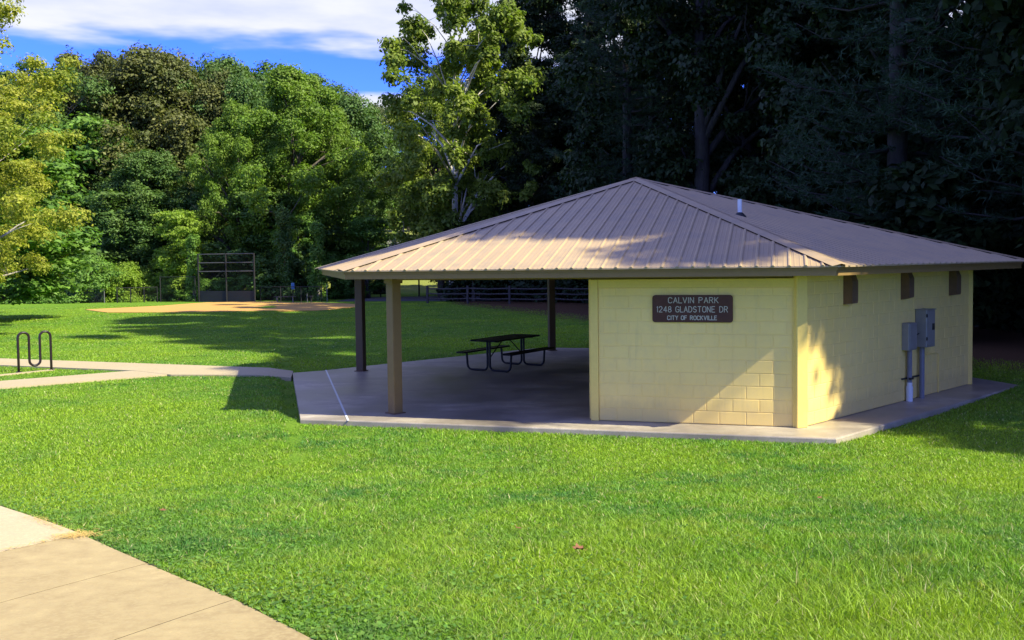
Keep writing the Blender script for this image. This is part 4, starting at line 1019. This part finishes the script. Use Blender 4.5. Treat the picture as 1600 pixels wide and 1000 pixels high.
# ------------------------------------------------------------------ light, sky, camera
SUN_TO = Vector((.95, -.50, 1.0)).normalized()
def light():
    w = bpy.data.worlds.new('World'); sc.world = w; w.use_nodes = True; nt = w.node_tree; nt.nodes.clear()
    sky = nt.nodes.new('ShaderNodeTexSky'); sky.sky_type = 'NISHITA'; sky.sun_disc = False
    el = math.asin(SUN_TO.z); sky.sun_elevation = el; sky.sun_rotation = math.atan2(SUN_TO.x, SUN_TO.y)
    sky.altitude = 100; sky.air_density = 1.0; sky.dust_density = .3; sky.ozone_density = 3.
    tc = nt.nodes.new('ShaderNodeTexCoord'); sx = nt.nodes.new('ShaderNodeSeparateXYZ'); nt.links.new(tc.outputs['Generated'], sx.inputs[0])
    def math_(op, a, b=None, c=None):
        n = nt.nodes.new('ShaderNodeMath'); n.operation = op
        for i, v in enumerate((a, b, c)):
            if v is None: continue
            if hasattr(v, 'links'): nt.links.new(v, n.inputs[i])
            else: n.inputs[i].default_value = v
        return n.outputs[0]
    zc = math_('MAXIMUM', sx.outputs[2], .03)
    u = math_('DIVIDE', sx.outputs[0], zc); v = math_('DIVIDE', sx.outputs[1], zc)
    cb = nt.nodes.new('ShaderNodeCombineXYZ'); nt.links.new(u, cb.inputs[0]); nt.links.new(v, cb.inputs[1])
    n1 = N(nt, 'ShaderNodeTexNoise', Scale=.55, Detail=5., Roughness=.5); nt.links.new(cb.outputs[0], n1.inputs['Vector'])
    n2 = N(nt, 'ShaderNodeTexNoise', Scale=2.2, Detail=6., Roughness=.55); nt.links.new(cb.outputs[0], n2.inputs['Vector'])
    # a cloud deck on the cloud plane whose far edge lies ~4.4 heights away, and one small cloud beyond
    edge = math_('MULTIPLY_ADD', n1.outputs[0], 2.2, 3.75)
    edge = math_('MULTIPLY_ADD', u, EDGE_U, edge)
    edge = math_('MULTIPLY_ADD', n2.outputs[0], .3, edge)
    dv = math_('SUBTRACT', edge, v)
    d1 = nt.nodes.new('ShaderNodeMapRange'); d1.interpolation_type = 'SMOOTHSTEP'; nt.links.new(dv, d1.inputs[0]); d1.inputs[1].default_value = 0; d1.inputs[2].default_value = .42
    near = nt.nodes.new('ShaderNodeMapRange'); near.interpolation_type = 'SMOOTHSTEP'; nt.links.new(v, near.inputs[0]); near.inputs[1].default_value = -9.; near.inputs[2].default_value = -5.  # deck continues unseen overhead and behind the camera, added for neutral ambient light
    m1 = math_('MULTIPLY', d1.outputs[0], near.outputs[0])
    wis = ramp(nt, n2.outputs[0], [(.25, .90), (.6, 1.)]); m1 = math_('MULTIPLY', m1, wis)
    thin = nt.nodes.new('ShaderNodeMapRange'); thin.interpolation_type = 'SMOOTHSTEP'; nt.links.new(v, thin.inputs[0]); thin.inputs[1].default_value = 1.0; thin.inputs[2].default_value = 2.4; thin.inputs[3].default_value = THIN; m1 = math_('MULTIPLY', m1, thin.outputs[0])
    # small far cloud
    du = math_('MULTIPLY', math_('SUBTRACT', u, -.78), 1.5); dv2 = math_('MULTIPLY', math_('SUBTRACT', v, 6.1), 1.6)
    rr = math_('ADD', math_('MULTIPLY', du, du), math_('MULTIPLY', dv2, dv2)); rr = math_('ADD', rr, math_('MULTIPLY', n2.outputs[0], 1.3))
    d2 = nt.nodes.new('ShaderNodeMapRange'); d2.interpolation_type = 'SMOOTHSTEP'; nt.links.new(rr, d2.inputs[0]); d2.inputs[1].default_value = 1.6; d2.inputs[2].default_value = .9
    msk = math_('MAXIMUM', m1, d2.outputs[0])
    # deepen the blue of the clear air
    hs = N(nt, 'ShaderNodeHueSaturation', Saturation=SKY_SAT, Value=SKY_VAL); nt.links.new(sky.outputs[0], hs.inputs['Color'])
    hs.inputs['Hue'].default_value = SKY_HUE
    tint = mix(nt, 1., hs.outputs[0], SKY_TINT, 'MULTIPLY')
    cc = mix(nt, ramp(nt, n2.outputs[0], [(.3, 0.), (.7, 1.)]), tuple(c*CLOUD for c in (.72, .77, 1.0)), tuple(c*CLOUD for c in (.90, .92, 1.0)))
    colr = mix(nt, msk, tint, cc)
    bg = nt.nodes.new('ShaderNodeBackground'); nt.links.new(colr, bg.inputs[0]); bg.inputs[1].default_value = .10
    out = nt.nodes.new('ShaderNodeOutputWorld'); nt.links.new(bg.outputs[0], out.inputs[0])
    sd = bpy.data.lights.new('sun', 'SUN'); sd.energy = 5.0; sd.angle = R(.53); sd.color = (1., .935, .68)
    so = bpy.data.objects.new('sun', sd); col.objects.link(so); so.rotation_euler = (-SUN_TO).to_track_quat('-Z', 'Y').to_euler(); so.location = (30, -15, 40)
EDGE_U = .45; SROT = 2.6; THIN = .40; SKY_TINT = (.40, .58, 2.1); SKY_SAT = 1.2; SKY_VAL = 1.0; SKY_HUE = .5; CLOUD = 5.1
def camera():
    cd = bpy.data.cameras.new('camera'); cd.sensor_width = 36; cd.lens = 1475.9/1600*36; cd.shift_y = -29.08/1600; cd.clip_end = 3000; cd.clip_start = .1
    co = bpy.data.objects.new('camera', cd); col.objects.link(co); sc.camera = co
    p, r = .0422, -.0127
    fw = Vector((0, math.cos(p), -math.sin(p))); U = Vector((0, math.sin(p), math.cos(p))); X = Vector((1, 0, 0))
    right = X*math.cos(r)+U*math.sin(r); up = U*math.cos(r)-X*math.sin(r)
    m = Matrix((right, up, -fw)).transposed().to_4x4(); m.translation = (0, 0, 2.6096); co.matrix_world = m

NB = 1250000
build_mats()
M['gold2'] = mat_plain('dry_needles', (.62, .42, .12), .8, .3, 30)
setting(); grass(); pavilion(); picnic_table(); bike_rack(); field_things(); fallen_leaves(); trees(); light(); camera()
vs = sc.view_settings; vs.view_transform = 'Standard'; vs.look = 'None'; vs.exposure = 1.05; vs.gamma = 1
c = sc.cycles; c.max_bounces = 6; c.diffuse_bounces = 3; c.glossy_bounces = 2; c.transmission_bounces = 4; c.transparent_max_bounces = 6
c.use_denoising = True
sc.render.use_persistent_data = False
